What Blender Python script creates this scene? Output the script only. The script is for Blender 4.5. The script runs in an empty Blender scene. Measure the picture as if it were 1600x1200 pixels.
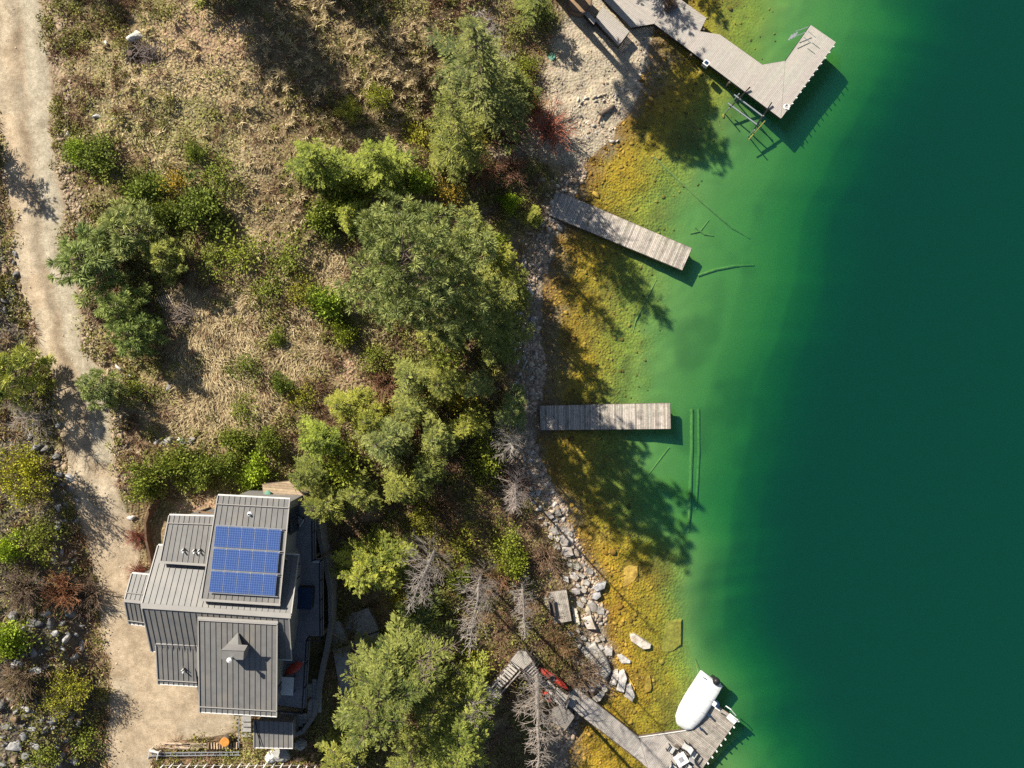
import bpy, math, random
import numpy as np
from mathutils import Vector, Matrix

# ------------------------------------------------------------------ camera, sky, sun, exposure
SC = bpy.context.scene
COL = SC.collection
S, H = 0.055, 70.0            # metres per photo pixel at lake level, height of the drone above the lake
cam = bpy.data.cameras.new('camera'); cam_o = bpy.data.objects.new('camera', cam); COL.objects.link(cam_o)
cam_o.location = (0, 0, H); cam_o.rotation_euler = (0, 0, 0)
cam.sensor_fit = 'HORIZONTAL'; cam.sensor_width = 36.0
cam.lens = 36.0 * H / (1600 * S); cam.clip_end = 2000; cam.clip_start = 0.5
SC.camera = cam_o
SUN_EL = 40.0
world = bpy.data.worlds.new('World'); SC.world = world; world.use_nodes = True
wn = world.node_tree
sky = wn.nodes.new('ShaderNodeTexSky'); sky.sky_type = 'NISHITA'; sky.sun_disc = False
sky.sun_elevation = math.radians(SUN_EL); sky.sun_rotation = math.radians(-42.5)
wn.links.new(sky.outputs['Color'], wn.nodes['Background'].inputs['Color'])
wn.nodes['Background'].inputs['Strength'].default_value = 0.053
sun = bpy.data.lights.new('sun', 'SUN'); sun.energy = 5.0; sun.angle = math.radians(0.53); sun.color = (1.0, 0.93, 0.80)
sun_o = bpy.data.objects.new('sun', sun); COL.objects.link(sun_o)
ce, se = math.cos(math.radians(SUN_EL)), math.sin(math.radians(SUN_EL))
sun_o.rotation_euler = Vector((ce * .676, -ce * .737, -se)).to_track_quat('-Z', 'Y').to_euler()
sun_o.location = (-40, 40, 60)
SC.view_settings.view_transform = 'Standard'; SC.view_settings.look = 'None'
SC.view_settings.gamma = 1.0; SC.view_settings.exposure = 0.68
SC.render.engine = 'CYCLES'
SC.cycles.use_denoising = False
SC.cycles.max_bounces = 4; SC.cycles.diffuse_bounces = 2; SC.cycles.glossy_bounces = 2
SC.cycles.transmission_bounces = 3; SC.cycles.transparent_max_bounces = 8; SC.cycles.volume_bounces = 0
SC.cycles.sample_clamp_indirect = 6.0

# ------------------------------------------------------------------ helpers
random.seed(7); RNG = np.random.default_rng(11)
def U(px, py, z=0.0):
    k = S * (H - z) / H
    return Vector(((px - 800) * k, (600 - py) * k, z))

def tag(o, label=None, cat=None, group=None, kind=None):
    if label: o['label'] = label
    if cat: o['category'] = cat
    if group: o['group'] = group
    if kind: o['kind'] = kind
    return o
def link(name, me, mat=None, parent=None, color=None, mw=None):
    o = bpy.data.objects.new(name, me); COL.objects.link(o)
    if mat is not None and me is not None and not me.materials: me.materials.append(mat)
    if parent is not None: o.parent = parent
    if mw is not None: o.matrix_basis = mw
    if color is not None: o.color = (*color, 1)
    return o
def empty(name, loc=(0, 0, 0), rz=0.0, sc=None):
    o = bpy.data.objects.new(name, None); COL.objects.link(o)
    o.location = loc; o.rotation_euler = (0, 0, rz); o.empty_display_size = .2
    if sc: o.scale = sc
    return o

class MB:
    def __init__(s): s.v = []; s.f = []
    def add(s, vs, fs):
        n = len(s.v); s.v += [tuple(p) for p in vs]; s.f += [tuple(i + n for i in f) for f in fs]; return s
    def box(s, c, size, rz=0.0, m=None):
        hx, hy, hz = size[0] / 2, size[1] / 2, size[2] / 2
        ca, sa = math.cos(rz), math.sin(rz)
        vs = []
        for z in (-hz, hz):
            for x, y in ((-hx, -hy), (hx, -hy), (hx, hy), (-hx, hy)):
                vs.append((c[0] + x * ca - y * sa, c[1] + x * sa + y * ca, c[2] + z))
        return s.add(vs, [(3, 2, 1, 0), (4, 5, 6, 7), (0, 1, 5, 4), (1, 2, 6, 5), (2, 3, 7, 6), (3, 0, 4, 7)])
    def prism(s, poly, th, dz=0.0):
        """poly: top outline (3D); extruded down by th"""
        a = sum(poly[i][0] * poly[(i + 1) % len(poly)][1] - poly[(i + 1) % len(poly)][0] * poly[i][1] for i in range(len(poly)))
        if a < 0: poly = poly[::-1]
        n = len(poly)
        vs = [(p[0], p[1], p[2] - th + dz) for p in poly] + [(p[0], p[1], p[2] + dz) for p in poly]
        fs = [tuple(range(n))[::-1], tuple(range(n, 2 * n))] + [(i, (i + 1) % n, n + (i + 1) % n, n + i) for i in range(n)]
        return s.add(vs, fs)
    def beam(s, a, b, w, h):
        a, b = Vector(a), Vector(b); d = (b - a)
        if d.length < 1e-6: return s
        d.normalize()
        up = Vector((0, 0, 1)) if abs(d.z) < .95 else Vector((0, 1, 0))
        sd = d.cross(up).normalized(); up = sd.cross(d)
        vs = []
        for p in (a, b):
            for i, j in ((-1, -1), (1, -1), (1, 1), (-1, 1)):
                vs.append(p + sd * (i * w / 2) + up * (j * h / 2))
        return s.add(vs, [(0, 1, 2, 3), (7, 6, 5, 4), (0, 4, 5, 1), (1, 5, 6, 2), (2, 6, 7, 3), (3, 7, 4, 0)])
    def tube(s, pts, rad, sides=6, cap=True):
        pts = [Vector(p) for p in pts]; n = len(pts)
        if not hasattr(rad, '__len__'): rad = [rad] * n
        d0 = (pts[-1] - pts[0]).normalized()
        ref = Vector((0, 0, 1)) if abs(d0.z) < .8 else Vector((1, 0, 0))
        vs = []; fs = []
        for i, p in enumerate(pts):
            d = (pts[min(i + 1, n - 1)] - pts[max(i - 1, 0)]).normalized()
            a = d.cross(ref).normalized(); b = a.cross(d)
            for k in range(sides):
                t = 2 * math.pi * k / sides
                vs.append(p + (a * math.cos(t) + b * math.sin(t)) * rad[i])
        for i in range(n - 1):
            for k in range(sides):
                k2 = (k + 1) % sides
                fs.append((i * sides + k, i * sides + k2, (i + 1) * sides + k2, (i + 1) * sides + k))
        if cap:
            fs.append(tuple(range(sides))[::-1]); fs.append(tuple(range((n - 1) * sides, n * sides)))
        return s.add(vs, fs)
    def lathe(s, c, prof, sides=16):
        """prof: (r, z) pairs about the vertical axis through c"""
        vs = []; fs = []; n = len(prof)
        for r, z in prof:
            for k in range(sides):
                t = 2 * math.pi * k / sides
                vs.append((c[0] + r * math.cos(t), c[1] + r * math.sin(t), c[2] + z))
        for i in range(n - 1):
            for k in range(sides):
                k2 = (k + 1) % sides
                fs.append((i * sides + k, i * sides + k2, (i + 1) * sides + k2, (i + 1) * sides + k))
        fs.append(tuple(range(sides))[::-1]); fs.append(tuple(range((n - 1) * sides, n * sides)))
        return s.add(vs, fs)
    def loft(s, rings):
        n = len(rings[0]); vs = [p for r in rings for p in r]; fs = []
        for i in range(len(rings) - 1):
            for k in range(n):
                k2 = (k + 1) % n
                fs.append((i * n + k, i * n + k2, (i + 1) * n + k2, (i + 1) * n + k))
        fs.append(tuple(range(n))[::-1]); fs.append(tuple(range((len(rings) - 1) * n, len(rings) * n)))
        return s.add(vs, fs)
    def mesh(s, name='mesh', smooth=False):
        me = bpy.data.meshes.new(name); me.from_pydata(s.v, [], s.f); me.update()
        if smooth: me.shade_smooth()
        return me
    def build(s, name, mat, parent=None, color=None, smooth=False):
        return link(name, s.mesh(name, smooth), mat, parent, color)

def bulk(name, V, F, mat, val=None, smooth=False, col=None):
    """fast mesh from numpy arrays, F is (n, k)"""
    V = np.ascontiguousarray(V, dtype=np.float32); F = np.ascontiguousarray(F, dtype=np.int32)
    me = bpy.data.meshes.new(name); n, k = F.shape
    me.vertices.add(len(V)); me.vertices.foreach_set('co', V.ravel())
    me.loops.add(n * k); me.loops.foreach_set('vertex_index', F.ravel())
    me.polygons.add(n); me.polygons.foreach_set('loop_start', np.arange(0, n * k, k, dtype=np.int32))
    me.update(calc_edges=True)
    if val is not None:
        a = me.attributes.new('v', 'FLOAT', 'FACE'); a.data.foreach_set('value', np.asarray(val, dtype=np.float32))
    if col is not None:
        a = me.attributes.new('Col', 'FLOAT_COLOR', 'POINT')
        a.data.foreach_set('color', (col if col.shape[1] == 4 else np.hstack([col, np.ones((len(col), 1))])).astype(np.float32).ravel())
    if smooth: me.shade_smooth()
    if mat is not None: me.materials.append(mat)
    return me

def nrm(a): return a / np.maximum(np.linalg.norm(a, axis=-1, keepdims=True), 1e-9)
def leaves(P, D, N, L, W, bend=0.0):
    """diamond leaves: 4 verts, 1 quad each"""
    D = nrm(D); sd = nrm(np.cross(D, N)); up = np.cross(sd, D)
    L = np.asarray(L)[:, None]; W = np.asarray(W)[:, None]
    mid = P + D * L * .45 + up * (bend * L)
    V = np.stack([P, mid + sd * W * .5, P + D * L, mid - sd * W * .5], 1).reshape(-1, 3)
    F = np.arange(len(P) * 4).reshape(-1, 4)
    return V, F
def rdir(n, zmin=-1.0, zmax=1.0):
    z = RNG.uniform(zmin, zmax, n); t = RNG.uniform(0, 2 * np.pi, n); r = np.sqrt(np.maximum(0, 1 - z * z))
    return np.stack([r * np.cos(t), r * np.sin(t), z], 1)

_lat = RNG.random((257, 257))
def vn(x, y, sc, off=0.0):
    x = np.asarray(x) / sc + 1000.3 + off * 17.7; y = np.asarray(y) / sc + 1000.7 + off * 31.1
    xi = np.floor(x).astype(int); yi = np.floor(y).astype(int); fx = x - xi; fy = y - yi
    fx = fx * fx * (3 - 2 * fx); fy = fy * fy * (3 - 2 * fy)
    a = _lat[xi % 256, yi % 256]; b = _lat[(xi + 1) % 256, yi % 256]; c = _lat[xi % 256, (yi + 1) % 256]; d = _lat[(xi + 1) % 256, (yi + 1) % 256]
    return (a * (1 - fx) + b * fx) * (1 - fy) + (c * (1 - fx) + d * fx) * fy
def fbm(x, y, sc, off=0.0, o=3):
    return sum(vn(x, y, sc / 2 ** i, off + i) * .5 ** i for i in range(o)) / sum(.5 ** i for i in range(o))
def sstep(a, b, x):
    t = np.clip((np.asarray(x, dtype=float) - a) / (b - a), 0, 1); return t * t * (3 - 2 * t)

# ------------------------------------------------------------------ land form
SHORE = [(-150, 1100), (-60, 1060), (0, 1035), (50, 1013), (100, 1007), (128, 1000), (155, 987), (180, 975), (212, 955), (232, 930), (250, 917), (275, 905), (300, 893),
         (330, 882), (355, 876), (392, 860), (430, 852), (467, 848), (492, 846), (530, 842), (585, 843), (635, 842), (680, 838), (710, 836), (740, 853), (777, 870), (810, 882),
         (847, 900), (860, 907), (905, 926), (940, 932), (965, 943), (1015, 948), (1047, 953), (1075, 950), (1090, 935), (1105, 915), (1130, 895), (1170, 885), (1200, 880), (1350, 870)]
DROP = [(-150, 1480), (0, 1400), (100, 1365), (200, 1305), (300, 1245), (400, 1225), (500, 1200), (600, 1165), (700, 1140), (800, 1120), (900, 1105), (1000, 1112), (1060, 1130), (1100, 1145), (1200, 1175), (1350, 1210)]
_sy = np.array([(600 - a) * S for a, b in SHORE])[::-1]; _sx = np.array([(b - 800) * S for a, b in SHORE])[::-1]
_dy = np.array([(600 - a) * S for a, b in DROP])[::-1]; _dx = np.array([(b - 800) * S for a, b in DROP])[::-1]
def shoreX(y): return np.interp(y, _sy, _sx) + (vn(y, y * 0, 1.1, 5) - .5) * .7
def dropX(y): return np.interp(y, _dy, _dx) + (fbm(y, y * 0 + 3, 4.0, 9) - .5) * 1.5
ROAD_Z = 8.4
ROADPX = [(-120, -40, 60), (0, -22, 78), (120, -14, 84), (230, -6, 92), (300, 4, 104), (400, 20, 106), (500, 44, 134), (560, 60, 144), (620, 84, 180), (700, 94, 186), (760, 104, 194), (800, 114, 202),
          (850, 124, 212), (900, 130, 214), (950, 138, 222), (1000, 146, 262), (1050, 158, 312), (1085, 160, 372), (1130, 156, 380), (1155, 152, 360), (1168, 152, 250), (1200, 154, 232), (1320, 160, 228)]
_k = S * (H - ROAD_Z) / H
_ry = np.array([(600 - a) * _k for a, b, c in ROADPX])[::-1]
_rl = np.array([(b - 800) * _k for a, b, c in ROADPX])[::-1]; _rr = np.array([(c - 800) * _k for a, b, c in ROADPX])[::-1]
def roadL(y): return np.interp(y, _ry, _rl) + (fbm(y, y * 0 + 1, 2.0, 2) - .5) * 1.2
def roadR(y): return np.interp(y, _ry, _rr) + (fbm(y, y * 0 + 8, 2.0, 3) - .5) * 1.3
PT = np.array([-1, 0, 1.5, 4, 8, 14, 22, 30, 37, 60, 200]); PZ = np.array([-.2, 0, .45, 1.3, 2.9, 4.8, 6.7, 7.8, 8.4, 8.6, 8.6])
BT = np.array([-1, 0, 2, 6, 9.5, 14, 22, 30, 37, 60, 200]); BZ = np.array([-.15, 0, .28, .75, 1.3, 3.0, 5.6, 7.5, 8.4, 8.6, 8.6])
def T(x, y, rough=True):
    x = np.asarray(x, dtype=float); y = np.asarray(y, dtype=float)
    sx = shoreX(y); t = sx - x
    beach = sstep(18.2, 21.0, y)
    land = np.interp(t, PT, PZ) * (1 - beach) + np.interp(t, BT, BZ) * beach
    # house terrace and the flat driveway
    pad = sstep(-34.5, -32, x) * (1 - sstep(-17.5, -13.5, x)) * sstep(-31.5, -29.5, y) * (1 - sstep(-10, -8, y))
    land = land * (1 - pad) + 7.6 * pad
    rl, rr = roadL(y), roadR(y)
    road = sstep(rl - 1.6, rl - .2, x) * (1 - sstep(rr - .2, rr + 1.4, x))
    rz = 8.4 - .8 * sstep(-8, -14, y)
    land = land * (1 - road) + rz * road
    land = land + np.where(x < rl - .3, np.clip((rl - .3 - x) * .42, 0, 4.5), 0)
    bump = (fbm(x, y, 3.5, 1) - .5) * 1.1 * sstep(2, 7, t) + (fbm(x, y, .9, 4, 2) - .5) * .28 * sstep(.5, 2, t)
    land = land + bump * (1 - road) * (1 - pad * .85)
    d = np.clip((x - sx) / np.maximum(dropX(y) - sx, 1), 0, None)
    deep = np.maximum(x - dropX(y), 0)
    shelf = .5 + .5 * sstep(-16.5, -10, y)                # the shelf is shallower towards the lower dock
    bed = -np.interp(d, [0, .12, .4, .62, .85, 1.0, 9], [0, .2, .55, .95, 1.5, 2.1, 2.1]) * (shelf + (1 - shelf) * sstep(.75, 1.6, d)) - np.interp(deep, [0, 2, 5, 9, 14, 24, 400], [0, .5, 1.7, 3.7, 6.5, 12, 18]) + (fbm(x, y, 1.5, 6) - .5) * .3 * sstep(0, .2, d) * (1 - sstep(.45, .8, d) * .9)
    return np.where(t > 0, np.maximum(land, .02), np.minimum(bed, -.01))
def Tz(x, y): return float(T(np.array([x]), np.array([y]))[0])
def G(px, py, up=0.0):
    """point on the ground seen at photo pixel (px, py), raised by up"""
    z = 4.0
    for _ in range(12):
        p = U(px, py, max(z, -1.5) + up); z = .5 * z + .5 * Tz(p.x, p.y)
    p = U(px, py, z + up); p.z = z + up
    return p

# ------------------------------------------------------------------ materials
def nd(nt, kind, **kw):
    n = nt.nodes.new('ShaderNode' + kind)
    for k, v in kw.items(): setattr(n, k, v)
    return n
def setin(n, **kw):
    for k, v in kw.items(): n.inputs[k.replace('_', ' ')].default_value = v
def mixc(nt, a, b, fac, mode='MIX'):
    m = nt.nodes.new('ShaderNodeMix'); m.data_type = 'RGBA'; m.blend_type = mode
    for sock, v in ((m.inputs[6], a), (m.inputs[7], b), (m.inputs[0], fac)):
        if hasattr(v, 'is_output'): nt.links.new(v, sock)
        elif isinstance(v, (int, float)): sock.default_value = v
        else: sock.default_value = (*v, 1) if len(v) == 3 else v
    return m.outputs[2]
def ramp(nt, src, a, b):
    r = nt.nodes.new('ShaderNodeMapRange'); r.inputs[1].default_value = a; r.inputs[2].default_value = b
    nt.links.new(src, r.inputs[0]); return r.outputs[0]
def newmat(name):
    m = bpy.data.materials.new(name); m.use_nodes = True
    return m, m.node_tree, m.node_tree.nodes['Principled BSDF']
def surf(name, col, rough=.7, var=.25, scale=3.0, bump=.0, bscale=20.0, metal=0.0, spec=.3, tint=False, stretch=None, dirt=None):
    m, nt, b = newmat(name)
    geo = nd(nt, 'NewGeometry').outputs['Position']
    vec = geo
    if stretch:
        mp = nd(nt, 'Mapping'); mp.inputs['Scale'].default_value = stretch; mp.inputs['Rotation'].default_value = (0, 0, 0)
        tc = nd(nt, 'TexCoord'); nt.links.new(tc.outputs['Object'], mp.inputs['Vector']); vec = mp.outputs['Vector']
    n1 = nd(nt, 'TexNoise'); setin(n1, Scale=scale, Detail=6.0, Roughness=.65); nt.links.new(vec, n1.inputs['Vector'])
    f = ramp(nt, n1.outputs['Fac'], .3, .7)
    c = mixc(nt, tuple(x * (1 - var) for x in col), tuple(min(1, x * (1 + var)) for x in col), f)
    if dirt:
        n2 = nd(nt, 'TexNoise'); setin(n2, Scale=dirt[1], Detail=4.0); nt.links.new(geo, n2.inputs['Vector'])
        c = mixc(nt, c, dirt[0], ramp(nt, n2.outputs['Fac'], .52, .72))
    if tint:
        oi = nd(nt, 'ObjectInfo'); c = mixc(nt, c, oi.outputs['Color'], 1.0, 'MULTIPLY')
    nt.links.new(c, b.inputs['Base Color'])
    setin(b, Roughness=rough, Metallic=metal); b.inputs['Specular IOR Level'].default_value = spec
    if bump:
        n3 = nd(nt, 'TexNoise'); setin(n3, Scale=bscale, Detail=4.0); nt.links.new(vec, n3.inputs['Vector'])
        bp = nd(nt, 'Bump'); setin(bp, Strength=bump, Distance=.05); nt.links.new(n3.outputs['Fac'], bp.inputs['Height']); nt.links.new(bp.outputs['Normal'], b.inputs['Normal'])
    return m
def foliage(name, a, b_, trans=.3, rough=.65):
    m, nt, b = newmat(name)
    at = nd(nt, 'Attribute'); at.attribute_name = 'v'
    oi = nd(nt, 'ObjectInfo')
    c = mixc(nt, mixc(nt, a, b_, at.outputs['Fac']), oi.outputs['Color'], 1.0, 'MULTIPLY')
    nt.links.new(c, b.inputs['Base Color']); setin(b, Roughness=rough); b.inputs['Specular IOR Level'].default_value = .25
    if trans:
        tr = nd(nt, 'BsdfTranslucent'); nt.links.new(c, tr.inputs['Color'])
        mx = nd(nt, 'MixShader'); mx.inputs[0].default_value = trans
        nt.links.new(b.outputs[0], mx.inputs[1]); nt.links.new(tr.outputs[0], mx.inputs[2])
        nt.links.new(mx.outputs[0], nt.nodes['Material Output'].inputs['Surface'])
    return m

M = {}
def earth_material():
    m, nt, b = newmat('earth')
    at = nd(nt, 'Attribute'); at.attribute_name = 'Col'
    geo = nd(nt, 'NewGeometry').outputs['Position']
    def noise(sc, det=5.0, r=.6):
        n = nd(nt, 'TexNoise'); setin(n, Scale=sc, Detail=det, Roughness=r); nt.links.new(geo, n.inputs['Vector']); return n.outputs['Fac']
    c = at.outputs['Color']; base = c
    c = mixc(nt, c, mixc(nt, (.55, .52, .5), (1.5, 1.5, 1.48), ramp(nt, noise(1.3), .32, .68)), .55, 'MULTIPLY')
    c = mixc(nt, c, mixc(nt, (.5, .48, .46), (1.5, 1.5, 1.5), ramp(nt, noise(7.0), .3, .7)), .75, 'MULTIPLY')
    vo = nd(nt, 'TexVoronoi'); setin(vo, Scale=4.5); nt.links.new(geo, vo.inputs['Vector'])
    c = mixc(nt, c, mixc(nt, (1, 1, 1), vo.outputs['Color'], .25), .45, 'MULTIPLY')
    c = mixc(nt, base, c, at.outputs['Alpha'])               # alpha: how stony the surface is (silt is smooth)
    nt.links.new(c, b.inputs['Base Color']); setin(b, Roughness=.9); b.inputs['Specular IOR Level'].default_value = .15
    bp = nd(nt, 'Bump'); setin(bp, Distance=.12); sm = nd(nt, 'Math', operation='MULTIPLY'); nt.links.new(at.outputs['Alpha'], sm.inputs[0]); sm.inputs[1].default_value = .9; nt.links.new(sm.outputs[0], bp.inputs['Strength'])
    mm = nd(nt, 'Math', operation='ADD'); nt.links.new(noise(6.0), mm.inputs[0]); nt.links.new(vo.outputs['Distance'], mm.inputs[1])
    nt.links.new(mm.outputs[0], bp.inputs['Height']); nt.links.new(bp.outputs['Normal'], b.inputs['Normal'])
    return m
def gravel_material():
    m, nt, b = newmat('gravel_drive')
    geo = nd(nt, 'NewGeometry').outputs['Position']
    at = nd(nt, 'Attribute'); at.attribute_name = 'Col'
    def noise(sc, det=5.0, r=.6):
        n = nd(nt, 'TexNoise'); setin(n, Scale=sc, Detail=det, Roughness=r); nt.links.new(geo, n.inputs['Vector']); return n.outputs['Fac']
    c = at.outputs['Color']
    c = mixc(nt, c, mixc(nt, (.70, .67, .64), (1.2, 1.2, 1.2), ramp(nt, noise(.7, 6), .35, .65)), .8, 'MULTIPLY')
    c = mixc(nt, c, mixc(nt, (.6, .58, .55), (1.3, 1.3, 1.3), ramp(nt, noise(14.0, 3), .3, .7)), .75, 'MULTIPLY')
    c = mixc(nt, c, mixc(nt, (.72, .70, .67), (1.2, 1.2, 1.2), ramp(nt, noise(3.2, 6, .7), .36, .64)), .7, 'MULTIPLY')
    nt.links.new(c, b.inputs['Base Color']); setin(b, Roughness=.95); b.inputs['Specular IOR Level'].default_value = .1
    bp = nd(nt, 'Bump'); setin(bp, Strength=.5, Distance=.05); nt.links.new(noise(11.0), bp.inputs['Height']); nt.links.new(bp.outputs['Normal'], b.inputs['Normal'])
    return m
def water_material():
    m = bpy.data.materials.new('lake_water'); m.use_nodes = True; nt = m.node_tree; nt.nodes.clear()
    out = nd(nt, 'OutputMaterial')
    tr = nd(nt, 'BsdfTransparent'); gl = nd(nt, 'BsdfGlossy'); setin(gl, Roughness=.06)
    fr = nd(nt, 'Fresnel'); gm = nd(nt, 'NewGeometry'); geo = gm.outputs['Position']
    io = nd(nt, 'MapRange'); io.inputs[3].default_value = 1.33; io.inputs[4].default_value = 1 / 1.33     # light crosses without bending: same loss both ways
    nt.links.new(gm.outputs['Backfacing'], io.inputs[0]); nt.links.new(io.outputs[0], fr.inputs['IOR'])
    n = nd(nt, 'TexNoise'); setin(n, Scale=.9, Detail=3.0); nt.links.new(geo, n.inputs['Vector'])
    bp = nd(nt, 'Bump'); setin(bp, Strength=.08, Distance=.1); nt.links.new(n.outputs['Fac'], bp.inputs['Height'])
    nt.links.new(bp.outputs['Normal'], gl.inputs['Normal']); nt.links.new(bp.outputs['Normal'], fr.inputs['Normal'])
    mx = nd(nt, 'MixShader'); nt.links.new(fr.outputs[0], mx.inputs[0]); nt.links.new(tr.outputs[0], mx.inputs[1]); nt.links.new(gl.outputs[0], mx.inputs[2])
    nt.links.new(mx.outputs[0], out.inputs['Surface'])
    # the water itself: absorbs red first, scatters a little blue-green
    va = nd(nt, 'VolumeAbsorption'); va.inputs['Color'].default_value = (1 - .62, 1 - .185, 1 - .42, 1); va.inputs['Density'].default_value = .80
    vs = nd(nt, 'VolumeScatter'); vs.inputs['Color'].default_value = (.10, .66, .98, 1); vs.inputs['Density'].default_value = .068; vs.inputs['Anisotropy'].default_value = 0
    ad = nd(nt, 'AddShader'); nt.links.new(va.outputs[0], ad.inputs[0]); nt.links.new(vs.outputs[0], ad.inputs[1])
    nt.links.new(ad.outputs[0], out.inputs['Volume'])
    return m
def panel_material():
    m, nt, b = newmat('solar_cells')
    tc = nd(nt, 'TexCoord'); sp = nd(nt, 'SeparateXYZ'); nt.links.new(tc.outputs['Object'], sp.inputs[0])
    fac = None
    for ax, pitch in (('X', .158), ('Y', .158)):
        a = nd(nt, 'Math', operation='DIVIDE'); nt.links.new(sp.outputs[ax], a.inputs[0]); a.inputs[1].default_value = pitch
        f = nd(nt, 'Math', operation='FRACT'); nt.links.new(a.outputs[0], f.inputs[0])
        c = nd(nt, 'Math', operation='LESS_THAN'); nt.links.new(f.outputs[0], c.inputs[0]); c.inputs[1].default_value = .16
        if fac is None: fac = c.outputs[0]
        else:
            mx = nd(nt, 'Math', operation='MAXIMUM'); nt.links.new(fac, mx.inputs[0]); nt.links.new(c.outputs[0], mx.inputs[1]); fac = mx.outputs[0]
    geo = nd(nt, 'NewGeometry').outputs['Position']
    n = nd(nt, 'TexNoise'); setin(n, Scale=5.0, Detail=2.0); nt.links.new(geo, n.inputs['Vector'])
    cell = mixc(nt, (.024, .055, .19), (.045, .09, .27), n.outputs['Fac'])
    nt.links.new(mixc(nt, cell, (.095, .15, .31), fac), b.inputs['Base Color'])
    setin(b, Roughness=.22); b.inputs['Specular IOR Level'].default_value = .5
    return m

M['earth'] = earth_material(); M['drive'] = gravel_material(); M['water'] = water_material(); M['cells'] = panel_material()
M['roof'] = surf('roof_metal', (.184, .179, .173), .5, .13, 1.6, spec=.4, dirt=((.225, .21, .19), .7))
M['cap'] = surf('ridge_cap', (.36, .34, .315), .5, .06, 2, spec=.4)
M['seam'] = surf('roof_seam', (.19, .18, .17), .5, .08, 2, spec=.4)
M['trim'] = surf('white_trim', (.72, .70, .67), .5, .08, 3)
M['wall'] = surf('siding', (.22, .21, .20), .7, .12, 2, bump=.3, bscale=6)
M['glass'] = surf('window_glass', (.02, .025, .03), .06, .1, 1, spec=.6)
M['frame'] = surf('aluminium', (.50, .52, .55), .35, .06, 4, metal=.6)
M['black'] = surf('black_metal', (.018, .018, .02), .45, .2, 5)
M['white'] = surf('white_plastic', (.80, .80, .79), .45, .04, 3)
M['vinyl'] = surf('white_cover', (.78, .78, .77), .6, .05, 3, bump=.5, bscale=3)
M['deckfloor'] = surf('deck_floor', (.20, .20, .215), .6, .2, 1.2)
M['conc'] = surf('concrete', (.33, .32, .30), .85, .2, 2.5, bump=.2, bscale=15)
M['grey_wood'] = surf('weathered_wood', (.46, .41, .355), .85, .28, 6, bump=.3, bscale=25, tint=True, dirt=((.25, .22, .19), 1.6))
M['comp_wood'] = surf('composite_board', (.44, .40, .36), .75, .10, 4, bump=.1, bscale=20, tint=True)
M['dark_wood'] = surf('dark_wood', (.13, .10, .08), .85, .3, 5, bump=.3, bscale=20)
M['tan_wood'] = surf('tan_wood', (.46, .35, .23), .8, .25, 4, bump=.3, bscale=15, tint=True)
M['bark'] = surf('bark', (.15, .11, .085), .95, .35, 8, bump=.8, bscale=20, tint=True)
M['dead'] = surf('dead_wood', (.30, .265, .24), .9, .25, 5, bump=.4, bscale=20, tint=True)
M['rock'] = surf('rock', (.30, .29, .28), .9, .45, 2.6, bump=1.0, bscale=6, tint=True, dirt=((.20, .17, .13), 1.2))
M['pebble'] = foliage('pebbles', (.17, .145, .12), (.56, .51, .45), trans=0, rough=.9)
M['goldstone'] = foliage('lake_stones', (.16, .085, .012), (.50, .31, .06), trans=0, rough=.9)
M['red'] = surf('red_plastic', (.42, .05, .03), .4, .08, 2)
M['blue'] = surf('blue_panel', (.018, .04, .09), .35, .15, 2)
M['green'] = surf('green_lid', (.13, .30, .22), .6, .1, 5)
M['orange'] = surf('rust_lid', (.55, .24, .05), .7, .25, 7)
M['yellow'] = surf('yellow_paint', (.28, .24, .06), .6, .1, 5)
M['fir'] = foliage('fir_needles', (.072, .105, .026), (.40, .405, .092), trans=.16)
M['pine'] = foliage('pine_needles', (.085, .125, .042), (.46, .48, .18), trans=.14)
M['leaf'] = foliage('leaf_green', (.07, .105, .017), (.33, .375, .062), trans=.2)
M['twig'] = foliage('twigs', (.12, .09, .065), (.36, .30, .24), trans=0, rough=.9)
M['straw'] = foliage('straw', (.28, .20, .10), (.80, .66, .40), trans=.25, rough=.85)
M['weed'] = foliage('weeds', (.12, .125, .025), (.46, .43, .13))
M['litter'] = foliage('litter', (.085, .05, .028), (.33, .21, .11), trans=.1, rough=.9)
# ------------------------------------------------------------------ ground, lake bed, water, driveway
def topx(x, y, z):
    k = S * (H - np.maximum(z, 0)) / H
    return 800 + x / k, 600 - y / k
def blob(px, py, cx, cy, rx, ry, soft=.5):
    d = np.sqrt(((px - cx) / rx) ** 2 + ((py - cy) / ry) ** 2) + (fbm(px, py, 40, 12) - .5) * .7
    return 1 - sstep(1 - soft, 1 + soft * .5, d)
MAT_STRAW = [(345, 560, 95, 120), (320, 640, 80, 50), (460, 545, 45, 80), (520, 440, 30, 50), (290, 480, 40, 40)]
MEADOW = [(300, 130, 150, 130), (400, 250, 120, 110), (520, 90, 120, 110), (600, 180, 70, 80), (420, 380, 90, 70), (640, 60, 60, 60)]
BARE = [(560, 585, 38, 30), (320, 60, 90, 50), (555, 640, 50, 25), (680, 1030, 25, 25), (610, 935, 22, 60), (330, 790, 60, 14), (570, 800, 30, 14)]
FOREST = [(760, 250, 90, 90), (700, 560, 110, 90), (720, 800, 120, 110), (760, 950, 120, 120), (800, 1050, 90, 90), (560, 830, 50, 40)]
GREENS = [(250, 190, 70, 45), (310, 200, 60, 60), (100, 210, 40, 20), (230, 330, 90, 70), (640, 620, 90, 50), (680, 980, 60, 60), (60, 900, 60, 120)]
def anyblob(px, py, L, soft=.5):
    r = np.zeros_like(px, dtype=float)
    for b in L: r = np.maximum(r, blob(px, py, *b, soft=soft))
    return r
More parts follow.
